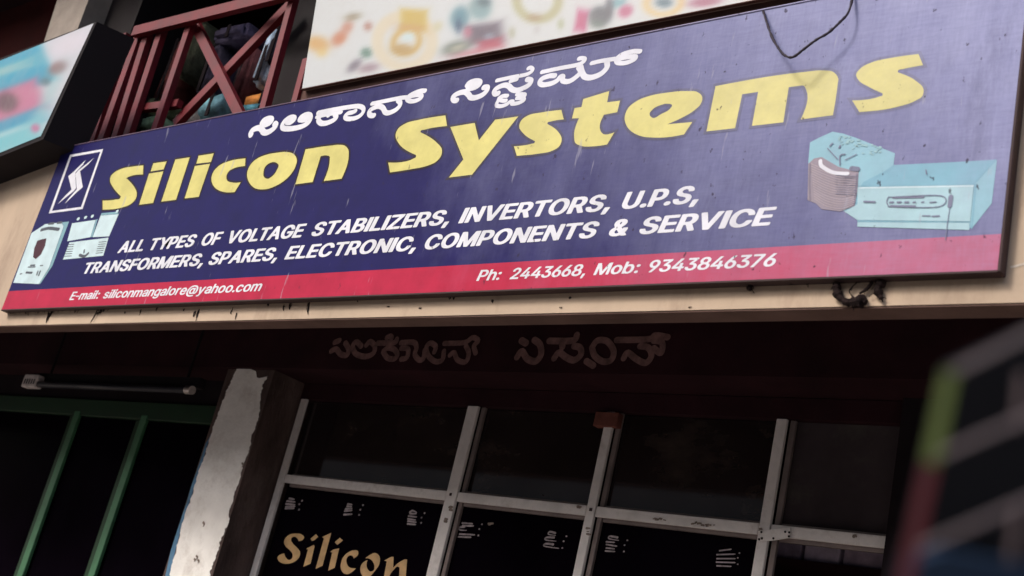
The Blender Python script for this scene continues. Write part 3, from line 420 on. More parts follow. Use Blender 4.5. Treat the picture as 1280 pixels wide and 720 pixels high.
g = bmesh.new(); add_box(g, XL, XR, 0.033, 0.101, ZB - 0.004, ZB - 0.001); obj('fascia_underside', g, m_under, B)
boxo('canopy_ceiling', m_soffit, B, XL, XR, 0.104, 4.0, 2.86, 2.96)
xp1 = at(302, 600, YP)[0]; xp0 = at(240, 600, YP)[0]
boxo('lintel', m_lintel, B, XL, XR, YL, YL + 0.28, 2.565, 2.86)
boxo('floor_slab', m_ledge, B, XL, XR, 0.104, 4.0, 2.963, 3.24)
# window recess and rear room
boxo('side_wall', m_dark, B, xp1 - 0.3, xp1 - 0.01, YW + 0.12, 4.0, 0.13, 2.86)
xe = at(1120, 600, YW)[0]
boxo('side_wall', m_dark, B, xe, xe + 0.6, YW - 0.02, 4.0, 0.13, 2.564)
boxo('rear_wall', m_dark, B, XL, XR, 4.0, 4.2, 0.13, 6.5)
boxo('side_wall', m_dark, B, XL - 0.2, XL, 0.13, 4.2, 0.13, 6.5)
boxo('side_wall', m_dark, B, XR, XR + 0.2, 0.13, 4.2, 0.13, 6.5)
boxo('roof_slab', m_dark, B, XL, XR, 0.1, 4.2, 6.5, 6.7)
# pillar: brown body, white limewashed face with a ragged edge, blue stripe
pz = (190, 440, 2.571)
pil = boxo('pillar', m_pillar, B, xp0 + 0.008, xp1, YP, YW + 0.12, 0.13, 2.563)
Lf = [(280, 42), (262, 80), (245, 112), (232, 150), (215, 190), (200, 232), (182, 285), (165, 345), (140, 422), (118, 490), (90, 582), (70, 660), (60, 722), (20, 850), (-180, 1460)]
Rt = [(-50, 1460), (150, 850), (184, 722), (192, 690), (210, 642), (222, 600), (245, 552), (250, 505), (262, 470), (284, 405), (290, 370), (310, 318), (325, 260), (343, 205), (350, 150), (354, 112), (372, 78), (346, 84), (337, 82), (334, 62), (310, 52)]
rag = []
for i, p in enumerate(Lf + Rt):
    rag.append(p)
    nx = (Lf + Rt)[(i + 1) % len(Lf + Rt)]
    k = 12 if i < len(Lf) + len(Rt) - 5 else 0; wob = 0.0
    for j in range(1, k):
        wob = 0.6 * wob + random.uniform(-2.4, 2.4)
        rag.append((p[0] + (nx[0] - p[0]) * j / k + wob, p[1] + (nx[1] - p[1]) * j / k))
fill_mesh('limewash_face', [zoomed(rag, pz)], YP - 0.002, m_white, pil)
for x, y, r_ in ((167, 553, 5), (145, 660, 4), (138, 668, 3), (292, 362, 4), (150, 672, 3)):
    strokes('paint_chip', [(zoomed([(x - 2, y - r_), (x + 1, y), (x - 1, y + r_)], pz), 1.2 + r_ * 0.25)], YP - 0.004, m_rust, pil, taper=0.5)
blue = [(188, 268), (196, 250), (180, 292), (163, 350), (139, 425), (116, 495), (89, 585), (69, 662), (59, 722), (30, 820), (12, 820), (42, 722), (60, 640), (82, 570), (110, 488), (130, 420), (155, 350), (172, 295)]
fill_mesh('blue_stripe', [zoomed(blue, pz)], YP - 0.001, m_bluep, pil)
# white smear to the right of the sign and old soot streaks below it
smear = strokes('paint_smear', [([(1263, 334), (1272, 332), (1290, 327)], 2.6)], 0.029, m_smear, B, caps=False)
st = []
def streak(z, pts, w):
    pts = zoomed(pts, z); w = w / z[2]
    for k in range(max(2, int(w * 2.2))):
        o = random.uniform(-.5, .5) * w * 1.3; a, b = sorted((random.random() * 0.5, 0.35 + random.random() * 0.65))
        P0, P1 = np.array(pts[0]), np.array(pts[-1]); q0, q1 = P0 + (P1 - P0) * a, P0 + (P1 - P0) * b
        md = (q0 + q1) / 2 + np.array([random.uniform(-.9, .9), random.uniform(-.5, .5)])
        st.append(([tuple(q0 + (o, 0)), tuple(md + (o, 0)), tuple(q1 + (o * 0.6, 0))], random.uniform(0.5, 1.5)))
ZA = (0, 340, 8.0)
for k in range(26):
    x = random.uniform(90, 470); l = random.uniform(20, 60); streak(ZA, [(x, 372 - x * 0.02), (x - l * 0.3, 372 - x * 0.02 + l)], random.uniform(6, 16))
for k in range(40):
    x = random.uniform(80, 1200); streak(ZA, [(x, 385 - x * 0.04), (x - random.uniform(0, 25), 395 - x * 0.04 + random.uniform(5, 60))], random.uniform(4, 9))
for x, l in ((545, 60), (535, 90), (520, 130), (500, 160)): streak(ZA, [(x, 365), (x - 25, 365 + l * 0.6), (x - 45, 365 + l)], 16)
for x, l in ((1000, 100), (1040, 60), (1080, 40), (985, 150), (1020, 80), (960, 160)): streak(ZA, [(x + 30, 350), (x, 350 + l * 0.5), (x - l * 0.35, 350 + l)], 14)
for x in (150, 200, 260, 320, 400): streak(ZA, [(x, 375), (x + 60, 385)], 14)
ZC = (0, 370, 4.267)
for x, y, l in ((750, 70, 40), (670, 85, 8), (840, 62, 16), (980, 70, 12), (1060, 70, 70), (1040, 80, 55), (1245, 60, 50), (1270, 75, 50)): streak(ZC, [(x, y), (x - l * 0.3, y + l)], 6)
ZD = (300, 370, 2.133)
for x, y, l in ((185, 10, 45), (120, 20, 20), (135, 15, 20), (75, 20, 8), (315, 8, 10), (560, 0, 10), (675, 5, 15), (570, 2, 8), (880, 2, 6), (395, 28, 2), (480, 32, 2), (855, 30, 2), (1200, 28, 5)): streak(ZD, [(x, y), (x - l * 0.12, y + l)], 5)
strokes('soot_streak', st, 0.0285, m_rope, B, caps=True, taper=0.4)
# old painted lettering on the lintel
L1, L2 = (400, 400, 5.818), (630, 400, 5.818)
gh = []
for z, w, P in ((L1, 25, [[(108, 162), (140, 150)], [(82, 225), (118, 212), (150, 248), (195, 255), (208, 212), (185, 168)],
        [(300, 190), (265, 160), (238, 190), (260, 245), (330, 266), (388, 242), (398, 190), (365, 158), (338, 182)],
        [(420, 168), (540, 165), (558, 140)], [(488, 128), (512, 118), (522, 130)], [(462, 225), (495, 203), (540, 215), (562, 250), (540, 282), (490, 275), (460, 232)], [(500, 168), (498, 204)],
        [(590, 165), (680, 163), (702, 200), (690, 250), (722, 290), (752, 280), (762, 220)], [(592, 205), (640, 212), (632, 272), (592, 285)],
        [(832, 232), (842, 192), (802, 168), (774, 202), (790, 262), (840, 302), (890, 290), (902, 228)],
        [(905, 170), (1000, 168), (1062, 160), (1112, 128), (1150, 150), (1120, 188), (1132, 240)], [(945, 255), (975, 238), (1000, 290), (1060, 304), (1082, 242), (1062, 190)]]),
               (L2, 34, [[(128, 150), (160, 168)], [(95, 270), (130, 228), (170, 282), (230, 300), (270, 250), (262, 180), (222, 146)],
        [(330, 152), (500, 150), (530, 110)], [(365, 278), (400, 236), (450, 270), (510, 292), (560, 250), (552, 202), (510, 190)], [(420, 152), (425, 195)],
        [(640, 200), (680, 150), (750, 155), (797, 222), (780, 290), (720, 302), (660, 260), (640, 200)], [(600, 300), (650, 332)],
        [(820, 146), (1050, 140), (1100, 112), (1190, 126)], [(870, 278), (900, 238), (960, 282), (1030, 312), (1072, 260), (1050, 202), (990, 190)], [(1090, 150), (1150, 165), (1142, 240), (1090, 205)]])):
    for s_ in P: gh.append((zoomed(s_, z), 1.2 * w / z[2]))
strokes('faded_lettering', gh, YL - 0.003, m_ghost, B)
# upper storey
YU = 0.30
xb = at(372, 115, YU)[0]
boxo('parapet', m_ledge, B, xb, XR, YU, YU + 0.15, 3.243, 6.5)
xc0, xc1 = at(96, 120, YU)[0], at(128, 120, YU)[0]
boxo('upper_column', m_black, B, xc0 - 0.12, xc1, YU + 0.02, YU + 0.4, 3.243, 6.5)
boxo('upper_wall', m_maroon, B, XL, xc0 - 0.13, YU + 0.15, YU + 0.25, 3.243, 6.5)
g = bmesh.new(); add_prism(g, [at(x, y, 0.20) for x, y in ((46, 80), (78, -20), (200, -405), (240, -405), (118, -20), (85, 68))], np.array([0, 0.12, 0])); obj('concrete_strut', g, m_grey, B)
g = bmesh.new(); add_box(g, at(350, 60, 0.44)[0], xb - 0.01, 0.44, 0.5, 3.243, 6.5); obj('window_jamb', g, m_black, B)

boxo('added_shade_slab', m_soffit, B, XL, xb - 0.02, -0.25, YU + 2.5, 4.75, 4.9)  # slab added over the left part only, to shade the grille
boxo('upper_rear_wall', m_maroon, B, XL, XR, 1.7, 1.8, 3.243, 6.4)
# ------------------------------------------------------------------ shop window (part of the building)
ZH = 2.494
def X(px, py): return at(px, py, YW)[0]
mull = [(X(362.3, 546.7), X(369.5, 546.7)), (X(571.7, 560), X(585, 560)), (X(745.5, 576), X(756, 576)), (X(959.6, 591.7), X(972.8, 591.7))]
zt1 = np.mean([at(x, y, YW)[2] for x, y in ((350, 590), (568.3, 614.3), (747, 632.8), (1120, 673.7))])
zt0 = np.mean([at(x, y, YW)[2] for x, y in ((350, 601.5), (1120, 687.5))])
fr = boxo('shop_window', m_lintel, B, xp1 + 0.002, xe - 0.002, YW + 0.005, YW + 0.06, ZH + 0.002, 2.562)
for i, (a, b) in enumerate(mull):
    boxo('mullion', m_alu, fr, a, b, YW, YW + 0.014, 0.6, ZH, 0.0015)
    if i: boxo('mullion_bead', m_alu2, fr, b + 0.006, b + 0.024, YW + 0.014, YW + 0.028, 0.6, ZH, 0.0015)
edges = [(mull[i][1] + 0.003, mull[i + 1][0] - 0.003) for i in range(3)] + [(mull[3][1] + 0.003, xe)]
for a, b in edges:
    boxo('transom', m_alu, fr, a, b, YW + 0.003, YW + 0.016, zt0, zt1, 0.0015)
    boxo('transom_bead', m_alu2, fr, a + 0.026, b - 0.004, YW + 0.017, YW + 0.029, zt0 - 0.012, zt1 + 0.008)
for i, (a, b) in enumerate(edges):
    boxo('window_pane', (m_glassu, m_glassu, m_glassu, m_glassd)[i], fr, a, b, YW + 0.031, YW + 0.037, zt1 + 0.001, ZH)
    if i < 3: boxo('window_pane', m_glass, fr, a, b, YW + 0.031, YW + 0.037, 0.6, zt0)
boxo('stall_riser', m_pillar, fr, xp1 + 0.002, xe - 0.002, YW, YW + 0.1, 0.13, 0.6)
PL = (930, 640, 6.4)
g = bmesh.new(); add_prism(g, [at(x, y, YW - 0.005) for x, y in zoomed([(113, 150), (200, 140), (368, 126), (370, 206), (240, 226), (122, 236)], PL)], np.array([0, 0.004, 0]))
plate = obj('bracket_plate', g, m_alu, fr)
for x, y in ((138, 160), (328, 158), (360, 162), (358, 194), (142, 210), (234, 210), (120, 218)):
    g = bmesh.new(); c = at(*zoomed([(x, y)], PL)[0], YW - 0.007); bmesh.ops.create_cone(g, cap_ends=True, segments=8, radius1=0.0035, radius2=0.0028, depth=0.003, matrix=Matrix.Translation(c) @ Matrix.Rotation(math.pi / 2, 4, 'X')); obj('screw', g, m_black, plate)
for x, y in ((563.3, 618), (738.5, 637)):
    c = at(x, y, YW - 0.001); g = bmesh.new(); add_box(g, c[0] - 0.005, c[0] + 0.005, YW - 0.003, YW - 0.0005, c[2] - 0.005, c[2] + 0.005); obj('screw', g, m_frame, fr)
c0 = at(741, 533, YW - 0.01); c1 = at(774, 515, YW - 0.01)
boxo('wooden_block', m_brick, fr, c0[0], c1[0], YW - 0.012, YW + 0.02, at(757, 534, YW)[2], at(757, 516, YW)[2], 0.002)
for x, y, l, h in ((612, 655, 6, 2), (822, 649, 18, 2.5), (868, 654, 12, 2), (884, 656, 16, 2.5), (723, 634, 4, 2.5), (562, 636, 2, 8), (556, 652, 2, 7), (734, 664, 3, 9), (950, 662, 3, 3), (1066, 670, 4, 3)):
    st = []
    for k in range(7):
        xx, yy = x + random.uniform(-.5, .5) * l, y + random.uniform(-.5, .5) * h + (0.11 * 0)
        st.append(([(xx, yy), (xx + random.uniform(1, 3), yy + random.uniform(-.4, .9))], random.uniform(1.0, 2.6)))
    strokes('rust_patch', st, YW - 0.0015, m_rust, fr, caps=True)
# gold lettering on the glass
GA, GB = (330, 655, 11.08), (420, 665, 11.636)
GY = YW + 0.0295
gl = [zoomed(outline(s), z) for z, s in (
    (GA, "480,238 465,205~ 430,178~ 390,185~ 375,220~ 400,270~ 460,330~ 498,385~ 492,450~ 440,510~ 350,548~ 260,545~ 200,505~ 188,460~ 215,430~ 280,408 300,460~ 350,498~ 390,470~ 395,420~ 360,365~ 300,310~ 278,260~ 295,200~ 350,150~ 440,132~ 520,145~ 555,185~ 540,215~"),
    (GA, "580,345 690,290 700,310 645,550 545,592 610,352"), (GA, "645,205 720,140 750,178 700,222 665,236"), (GA, "805,180 932,122 810,578 715,620 830,200"),
    (GA, "915,385 960,355 1042,335 980,605 888,648 945,395"), (GA, "980,250 1050,190 1095,228 1015,290"),
    (GB, "258,385 235,345~ 190,345~ 155,390~ 155,450~ 190,510~ 230,525~ 290,530 220,590~ 160,615~ 100,590~ 68,520~ 75,440~ 110,360~ 180,295~ 260,265~ 315,275~ 325,310~"),
    (GB, "428,382 500,330~ 570,305~ 620,335~ 640,400~ 625,480~ 570,560~ 500,640~ 460,668~ 400,650~ 355,570~ 360,500~ 400,440~ 460,408 445,460~ 455,530~ 500,575~ 545,560~ 558,500~ 535,430~ 490,390~"),
    (GB, "700,418 800,362 838,362 832,520 920,440~ 1000,398 1035,400 1010,700 915,700 925,520 905,505~ 830,560~ 750,700 690,700 738,425"))]
fill_mesh('gold_lettering', gl, GY, m_gold, fr)
HM = [((340, 610, 10.667), [[(235, 140), (290, 150)], [(205, 175), (300, 185)], [(190, 212), (300, 222)], [(190, 250), (300, 245)], [(185, 272), (290, 272)]], [(398, 170), (362, 215), (358, 288)]),
      ((340, 610, 10.667), [[(1015, 215), (1060, 222)], [(1005, 245), (1055, 250)], [(985, 280), (1060, 275)], [(975, 308), (1060, 300)], [(965, 355), (1060, 350)]], [(1210, 228), (1175, 290), (1160, 358)]),
      ((500, 620, 10.667), [[(135, 215), (165, 195), (215, 215)], [(140, 235), (210, 235)], [(120, 268), (215, 280)], [(110, 305), (200, 320)], [(110, 335), (210, 350)], [(105, 372), (200, 380)]], [(325, 228), (285, 288), (280, 358)]),
      ((500, 620, 10.667), [[(835, 360), (960, 370)], [(840, 395), (975, 400)], [(860, 410), (790, 420), (800, 452), (880, 458)], [(800, 508), (990, 518)], [(785, 545), (940, 550)]], [(1090, 378), (1055, 440), (1042, 526)]),
      ((670, 650, 9.846), [[(235, 160), (170, 145), (155, 175), (235, 190)], [(220, 215), (130, 215), (120, 245), (240, 260)], [(210, 300), (120, 292), (105, 322), (270, 348)]], [(372, 200), (338, 262), (322, 345)]),
      ((670, 650, 9.846), [[(1000, 215), (910, 200), (900, 230), (1010, 250)], [(870, 268), (960, 275)], [(870, 302), (990, 322)], [(870, 345), (960, 355)], [(860, 382), (965, 388)]], [(1122, 250), (1088, 310), (1080, 388)]),
      ((560, 480, 3.0), [[(1020, 625), (1060, 620)], [(1010, 640), (1075, 638)], [(1010, 655), (1075, 655)], [(1008, 668), (1075, 670)], [(1010, 682), (1060, 684)]], [(1092, 634), (1086, 652), (1086, 676)])]
for z, ss, dots in HM:
    it = [(zoomed(s_, z), 2.7) for s_ in ss]
    mk = strokes('painted_mark', it, GY, m_mark, fr, taper=0.2)
    strokes('mark_dots', [([zoomed([d], z)[0], (zoomed([d], z)[0][0] + 0.5, zoomed([d], z)[0][1])], 1.7) for d in dots], GY, m_mark, mk)

# ------------------------------------------------------------------ green framed doors of the next shop (part of the building)
YG = 0.95
gz1 = at(130, 500, YG)[2]; gz0 = at(130, 521, YG)[2]
df = boxo('green_door_frame', m_greend, B, XL, xp0 + 0.006, YG, YG + 0.06, gz0, gz1, 0.003)
for p0, p1, p2 in ((157, 164, 171.5), (72, 78, 85)):
    x0, xm, x1 = (at(p, 560, YG)[0] for p in (p0, p1, p2))
    g = bmesh.new(); add_box(g, xm, x1, YG - 0.004, YG + 0.014, 0.13, gz0 + 0.02); obj('door_stile', g, m_green, df, bevel=0.002)
    g = bmesh.new(); add_box(g, x0, xm - 0.006, YG + 0.006, YG + 0.02, 0.13, gz0 - 0.002); obj('door_stile', g, m_greend, df, bevel=0.002)
for a, b in ((XL, at(72, 560, YG)[0]), (at(84, 560, YG)[0], at(157, 560, YG)[0]), (at(171, 560, YG)[0], xp0 - 0.002)):
    boxo('door_panel', m_glass, df, a, b, YG + 0.022, YG + 0.03, 0.13, gz0 - 0.003)
boxo('fanlight', m_dark, df, XL, xp0 + 0.006, YG + 0.02, YG + 0.06, gz1 + 0.002, 2.564)

# ------------------------------------------------------------------ the big signboard
SG = empty('signboard', 'long navy blue shop signboard with yellow Silicon Systems lettering and a red lower band', 'signboard')
SG.location = (2.0, 0.0, 2.53); bpy.context.view_layer.update()
class _P: pass
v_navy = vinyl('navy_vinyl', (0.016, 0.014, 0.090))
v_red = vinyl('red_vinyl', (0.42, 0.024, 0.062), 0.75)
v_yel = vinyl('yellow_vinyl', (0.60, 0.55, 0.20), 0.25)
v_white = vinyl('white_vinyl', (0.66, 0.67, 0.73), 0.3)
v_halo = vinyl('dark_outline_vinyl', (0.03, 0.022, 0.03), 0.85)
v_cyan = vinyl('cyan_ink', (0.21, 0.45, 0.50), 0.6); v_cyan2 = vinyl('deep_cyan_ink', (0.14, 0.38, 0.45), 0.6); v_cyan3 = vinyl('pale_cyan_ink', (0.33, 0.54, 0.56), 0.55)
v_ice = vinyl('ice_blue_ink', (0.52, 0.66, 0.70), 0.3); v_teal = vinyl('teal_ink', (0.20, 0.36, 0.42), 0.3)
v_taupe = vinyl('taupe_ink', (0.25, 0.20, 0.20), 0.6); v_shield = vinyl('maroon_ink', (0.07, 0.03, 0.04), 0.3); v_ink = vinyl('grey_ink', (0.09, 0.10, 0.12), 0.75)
def adopt(o):                             # keep world position under the sign's Empty
    o.matrix_parent_inverse = SG.matrix_world.inverted(); return o
TL, BLc, BR, TR = (78.8, 183.1), (3.1, 387.0), (1248.3, 336.7), (1285, -48)
zb0, zb1 = 2.530, 3.279
sx0, sx1 = 0.0, 4.003
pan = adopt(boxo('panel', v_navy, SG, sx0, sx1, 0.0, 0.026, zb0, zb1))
# red band
rb = [(x, y) for x, y in ((11, 364), (1251, 290))]
z_l, z_r = at(11.5, 364, 0)[2], at(1250.5, 292.5, 0)[2]
g = bmesh.new(); vv = [g.verts.new(p) for p in ((sx0, -0.0003, zb0), (sx1, -0.0003, zb0), (sx1, -0.0003, z_r), (sx0, -0.0003, z_l))]; g.faces.new(vv)
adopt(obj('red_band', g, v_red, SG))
adopt(boxo('side_rail', m_frame, SG, sx1 + 0.0005, sx1 + 0.008, -0.005, 0.028, zb0 - 0.006, zb1 + 0.01, 0.002))
adopt(boxo('bottom_rail', m_frame, SG, sx0, sx1 + 0.0005, -0.002, 0.027, zb0 - 0.006, zb0 - 0.0005, 0.001))
adopt(boxo('top_rail', vinyl('folded_vinyl_edge', (0.16, 0.11, 0.16)), SG, sx0, sx1, -0.003, 0.027, zb1 + 0.0005, zb1 + 0.005, 0.001))
Z1, Z2, Z3, Z4, Z5, Z6 = (120, 150, 6.0), (280, 150, 6.0), (470, 100, 5.539), (600, 90, 5.539), (760, 80, 6.0), (860, 50, 4.129)
title = [(Z1, "50,605 145,597~ 180,588~ 187,573 125,500~ 105,455~ 113,420~ 148,387~ 200,363~ 270,350~ 355,340 352,408 250,424~ 226,436 288,505~ 305,545~ 300,585~ 265,627~ 190,657~ 50,673"),
    (Z1, "398,402 505,385 428,622 323,636"), (Z1, "430,325 530,310 507,370 410,386"), (Z1, "595,296 703,280 600,598 490,612"),
    (Z1, "742,345 855,328 770,576 665,588"), (Z1, "770,268 883,250 862,315 752,328"),
    (Z2, "160,288 158,345 85,358~ 38,383~ 18,425~ 25,455~ 60,468~ 125,468 80,540 0,540~ -65,510~ -94,455~ -85,400~ -40,345~ 40,308~"),
    (Z2, "400,245~ 470,240~ 522,255~ 545,292~ 535,350~ 490,420~ 400,488~ 300,520~ 230,510~ 187,465~ 173,410~ 190,350~ 240,295~ 310,263~"),
    (Z2, "345,322~ 388,318~ 408,335~ 395,378~ 358,425~ 325,441~ 302,430~ 296,390~ 312,347~"),
    (Z2, "612,220 800,192~ 860,186~ 908,194~ 932,222~ 935,262~ 882,440 748,458 793,295~ 792,274~ 770,266~ 725,272 665,465 536,482"),
    (Z3, "85,572 262,543~ 275,535~ 278,520 155,435~ 136,392~ 150,342~ 200,303~ 300,275~ 480,245 492,318 335,344~ 310,352~ 308,362 425,438~ 455,477~ 452,520~ 420,562~ 350,595~ 250,616~ 97,640"),
    (Z3, "515,325 683,297 712,418 825,275 985,252 665,655 505,675 605,550"),
    (Z4, "235,515 360,496~ 378,490~ 380,478 300,425~ 272,382~ 285,337~ 330,302~ 420,281~ 563,262 580,328 485,344~ 468,350~ 466,360 538,410~ 565,460~ 552,510~ 500,545~ 400,566~ 255,580"),
    (Z4, "715,187 895,132 880,210 970,198 950,278 858,296 834,405~ 842,420~ 930,418 880,502 780,515~ 700,511~ 660,490~ 652,450~ 685,320 637,322 655,250 703,242"),
    (Z5, "440,215~ 600,203~ 670,210~ 705,242~ 700,290~ 650,345~ 560,400~ 445,452 632,435 570,528 480,545~ 350,552~ 230,535~ 150,480~ 125,410~ 145,340~ 220,275~ 320,237~"),
    (Z5, "312,380~ 335,340~ 390,310~ 450,298~ 480,308~ 468,332~ 400,375~ 330,402~"),
    (Z6, "142,238 600,165~ 700,157~ 750,165~ 775,197~ 772,232~ 748,388 582,410 608,252~ 600,238~ 565,238~ 520,244 492,425 330,443 362,268 280,280 243,455 95,472"),
    (Z6, "847,312 990,291~ 1004,285~ 1003,275 930,240~ 880,207~ 868,180~ 887,150~ 950,115~ 1050,92~ 1190,72 1213,130 1110,150~ 1085,157~ 1083,167 1175,210~ 1215,252~ 1212,285~ 1170,315~ 1080,345~ 885,372")]
tl = [zoomed(outline(s), z) for z, s in title]
for part in (tl[:9 + 1], tl[10:]):
    groups_ = []
    for L in part:                        # an inner counter stays with the letter before it
        c = np.mean(np.array(L), 0)
        if groups_ and all(np.array(groups_[-1][0]).min(0) < np.array(L).min(0)) and all(np.array(groups_[-1][0]).max(0) > np.array(L).max(0)): groups_[-1].append(L)
        else: groups_.append([L])
    hb = bmesh.new()
    for k, gk in enumerate(groups_):
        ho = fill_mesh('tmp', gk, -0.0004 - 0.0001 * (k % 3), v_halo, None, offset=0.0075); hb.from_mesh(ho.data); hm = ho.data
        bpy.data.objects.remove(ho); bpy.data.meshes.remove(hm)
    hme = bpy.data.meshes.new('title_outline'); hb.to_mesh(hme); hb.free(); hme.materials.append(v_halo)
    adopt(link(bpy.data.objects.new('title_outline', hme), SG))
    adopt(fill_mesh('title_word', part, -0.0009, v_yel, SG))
# small lettering
EA, EB, EC, ED, EE = (90, 4.923), (340, 4.923), (560, 5.333), (740, 4.923), (0, 8.0)
zx = lambda z, v: z[0] + v / z[1]
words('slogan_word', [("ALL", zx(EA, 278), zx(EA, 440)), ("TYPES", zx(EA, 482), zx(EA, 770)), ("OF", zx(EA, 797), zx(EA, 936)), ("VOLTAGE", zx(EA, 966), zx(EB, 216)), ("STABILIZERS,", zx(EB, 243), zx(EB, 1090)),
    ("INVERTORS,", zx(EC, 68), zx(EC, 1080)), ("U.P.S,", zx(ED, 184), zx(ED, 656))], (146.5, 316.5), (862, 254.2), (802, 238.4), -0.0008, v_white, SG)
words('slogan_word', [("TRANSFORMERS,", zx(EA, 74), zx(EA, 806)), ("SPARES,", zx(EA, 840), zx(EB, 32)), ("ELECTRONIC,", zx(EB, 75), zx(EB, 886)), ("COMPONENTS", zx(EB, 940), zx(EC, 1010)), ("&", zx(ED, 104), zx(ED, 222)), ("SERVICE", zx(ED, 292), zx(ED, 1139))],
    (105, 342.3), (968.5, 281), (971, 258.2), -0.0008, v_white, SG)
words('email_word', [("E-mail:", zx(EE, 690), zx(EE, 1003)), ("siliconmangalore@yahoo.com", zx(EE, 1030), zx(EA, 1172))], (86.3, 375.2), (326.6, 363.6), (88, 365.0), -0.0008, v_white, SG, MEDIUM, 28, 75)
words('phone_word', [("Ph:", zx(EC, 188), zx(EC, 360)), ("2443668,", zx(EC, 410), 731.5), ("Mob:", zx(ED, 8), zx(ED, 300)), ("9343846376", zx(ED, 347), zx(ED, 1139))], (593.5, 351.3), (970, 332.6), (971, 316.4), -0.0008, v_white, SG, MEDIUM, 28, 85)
# Kannada heading
KA, KB, KC, KD, KE = (305, 135, 14.222), (385, 120, 14.222), (450, 105, 14.222), (555, 85, 11.636), (660, 55, 8.533)
KN = [(KA, 68, "125,475 120,440 150,395 220,360 280,355 320,385 345,425 400,437 470,408 540,352 568,300 545,282"),
    (KA, 62, "318,258 350,218 420,188 482,192 492,228 460,266 400,292 345,302"), (KA, 40, "330,250 390,240 440,225"),
    (KA, 62, "770,255 830,255 892,208 888,172 820,170 735,222 682,300 700,358 790,370 930,355 1060,315 1150,255 1185,180 1168,128 1100,120 1022,158 992,204 1050,212 1110,205"),
    (KB, 56, "180,300 500,235 800,188 920,185 985,225 975,300 900,370 790,405 690,402 662,362 710,312 790,292 845,268"),
    (KB, 46, "155,372 330,330 590,288"), (KB, 62, "205,370 185,430 240,486 340,478 450,432 502,382 480,330"), (KB, 66, "370,280 368,335"),
    (KC, 52, "215,350 500,292 720,248 820,240"), (KC, 62, "248,562 200,562 165,530 180,470 260,420 350,398 410,430 450,500 510,515 620,472 700,402 715,335 680,292"),
    (KC, 56, "1155,122 1080,122 960,162 862,220 838,270 900,306 1010,290 1090,240 1080,196 990,197 890,222"),
    (KD, 58, "185,472 150,470 130,440 150,400 230,360 310,350 360,390 390,428 460,430 560,390 620,330 628,282 580,282"),
    (KD, 54, "335,250 370,212 450,187 518,196 520,235 460,280 380,300 348,290"), (KD, 34, "350,250 430,238 480,222"),
    (KD, 44, "770,182 1000,132 1180,100 1265,60 1290,20 1258,-5 1228,5"), (KD, 46, "970,190 1060,165"),
    (KD, 58, "788,368 750,378 730,342 770,292 870,250 940,262 990,310 1060,325 1160,290 1240,240 1265,182 1212,165"),
    (KD, 44, "920,405 850,410 795,450 850,475 900,475"), (KD, 44, "795,460 765,540 830,555 910,530 960,492 1002,490 990,520 1080,510 1160,470 1150,440 1060,440"), (KD, 42, "1150,440 1180,390 1130,380 1060,385"),
    (KE, 36, "150,300 350,257 520,225 590,192 606,162 575,152 545,157"),
    (KE, 42, "285,338 230,340 150,370 125,410 160,435 250,420 310,390 345,350 372,350 370,390 430,400 500,362 560,300 540,250"),
    (KE, 48, "560,240 580,310 610,350 680,357 780,317 842,250 842,190"), (KE, 36, "680,205 780,182 920,160"),
    (KE, 40, "1195,80 1120,80 1010,110 945,160 960,200 1040,202 1130,168 1145,135 1060,140 960,160")]
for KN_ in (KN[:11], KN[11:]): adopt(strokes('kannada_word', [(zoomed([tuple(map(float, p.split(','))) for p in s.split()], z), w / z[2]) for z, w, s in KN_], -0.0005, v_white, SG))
# emblem
ZLg = (60, 180, 8.0)
emb = [zoomed(P, ZLg) for P in ([(220, 108), (552, 50), (345, 650), (8, 694)], [(233, 129), (524, 78), (330, 629), (40, 669)],
    [(378, 158), (350, 205), (272, 288), (280, 440), (258, 470), (95, 602), (170, 520), (235, 455), (203, 322), (255, 278)],
    [(462, 138), (400, 205), (320, 272), (348, 432), (290, 480), (165, 600), (215, 535), (288, 452), (274, 296), (305, 262)])]
adopt(fill_mesh('emblem', emb, -0.0007, v_white, SG))
# printed pictures
ZP = (0, 260, 6.544)
def pic(name, z, polys, y, mt): return adopt(fill_mesh(name, [zoomed(P, z) for P in polys], y, mt, SG))
pic('stabilizer_picture', ZP, [[(258, 205), (370, 132), (500, 118), (520, 150), (400, 490), (318, 622), (108, 612)]], -0.0005, v_ice)
pic('stabilizer_side_picture', ZP, [[(502, 118), (565, 110), (430, 470), (330, 620), (320, 620), (402, 492), (522, 150)]], -0.0005, v_teal)
pic('stabilizer_dial_picture', ZP, [[(305, 268), (340, 256), (380, 248), (368, 310), (335, 380), (292, 418), (270, 402), (280, 330)]], -0.0011, v_shield)
pic('ups_picture', ZP, [[(590, 125), (782, 97), (740, 238), (550, 272)], [(822, 62), (970, 50), (892, 232), (758, 238)], [(568, 282), (888, 242), (845, 390), (515, 422)]], -0.0005, v_ice)
pic('ups_shadow_picture', ZP, [[(784, 97), (800, 88), (757, 236), (742, 238)], [(830, 42), (965, 30), (970, 48), (824, 60)]], -0.0005, v_teal)
ik = [(zoomed(P, ZP), w / ZP[2]) for P, w in (([(338, 180), (400, 166), (480, 175)], 14), ([(250, 470), (285, 468)], 7), ([(230, 484), (290, 482)], 5), ([(215, 528), (262, 530)], 9), ([(310, 520), (302, 545)], 9), ([(328, 520), (318, 548)], 11), ([(330, 472), (350, 470)], 5), ([(165, 540), (180, 538)], 5),
      ([(652, 385), (690, 395), (722, 372)], 13), ([(690, 345), (688, 365)], 9), ([(400, 130), (440, 125)], 10), ([(470, 122), (505, 118)], 10))]
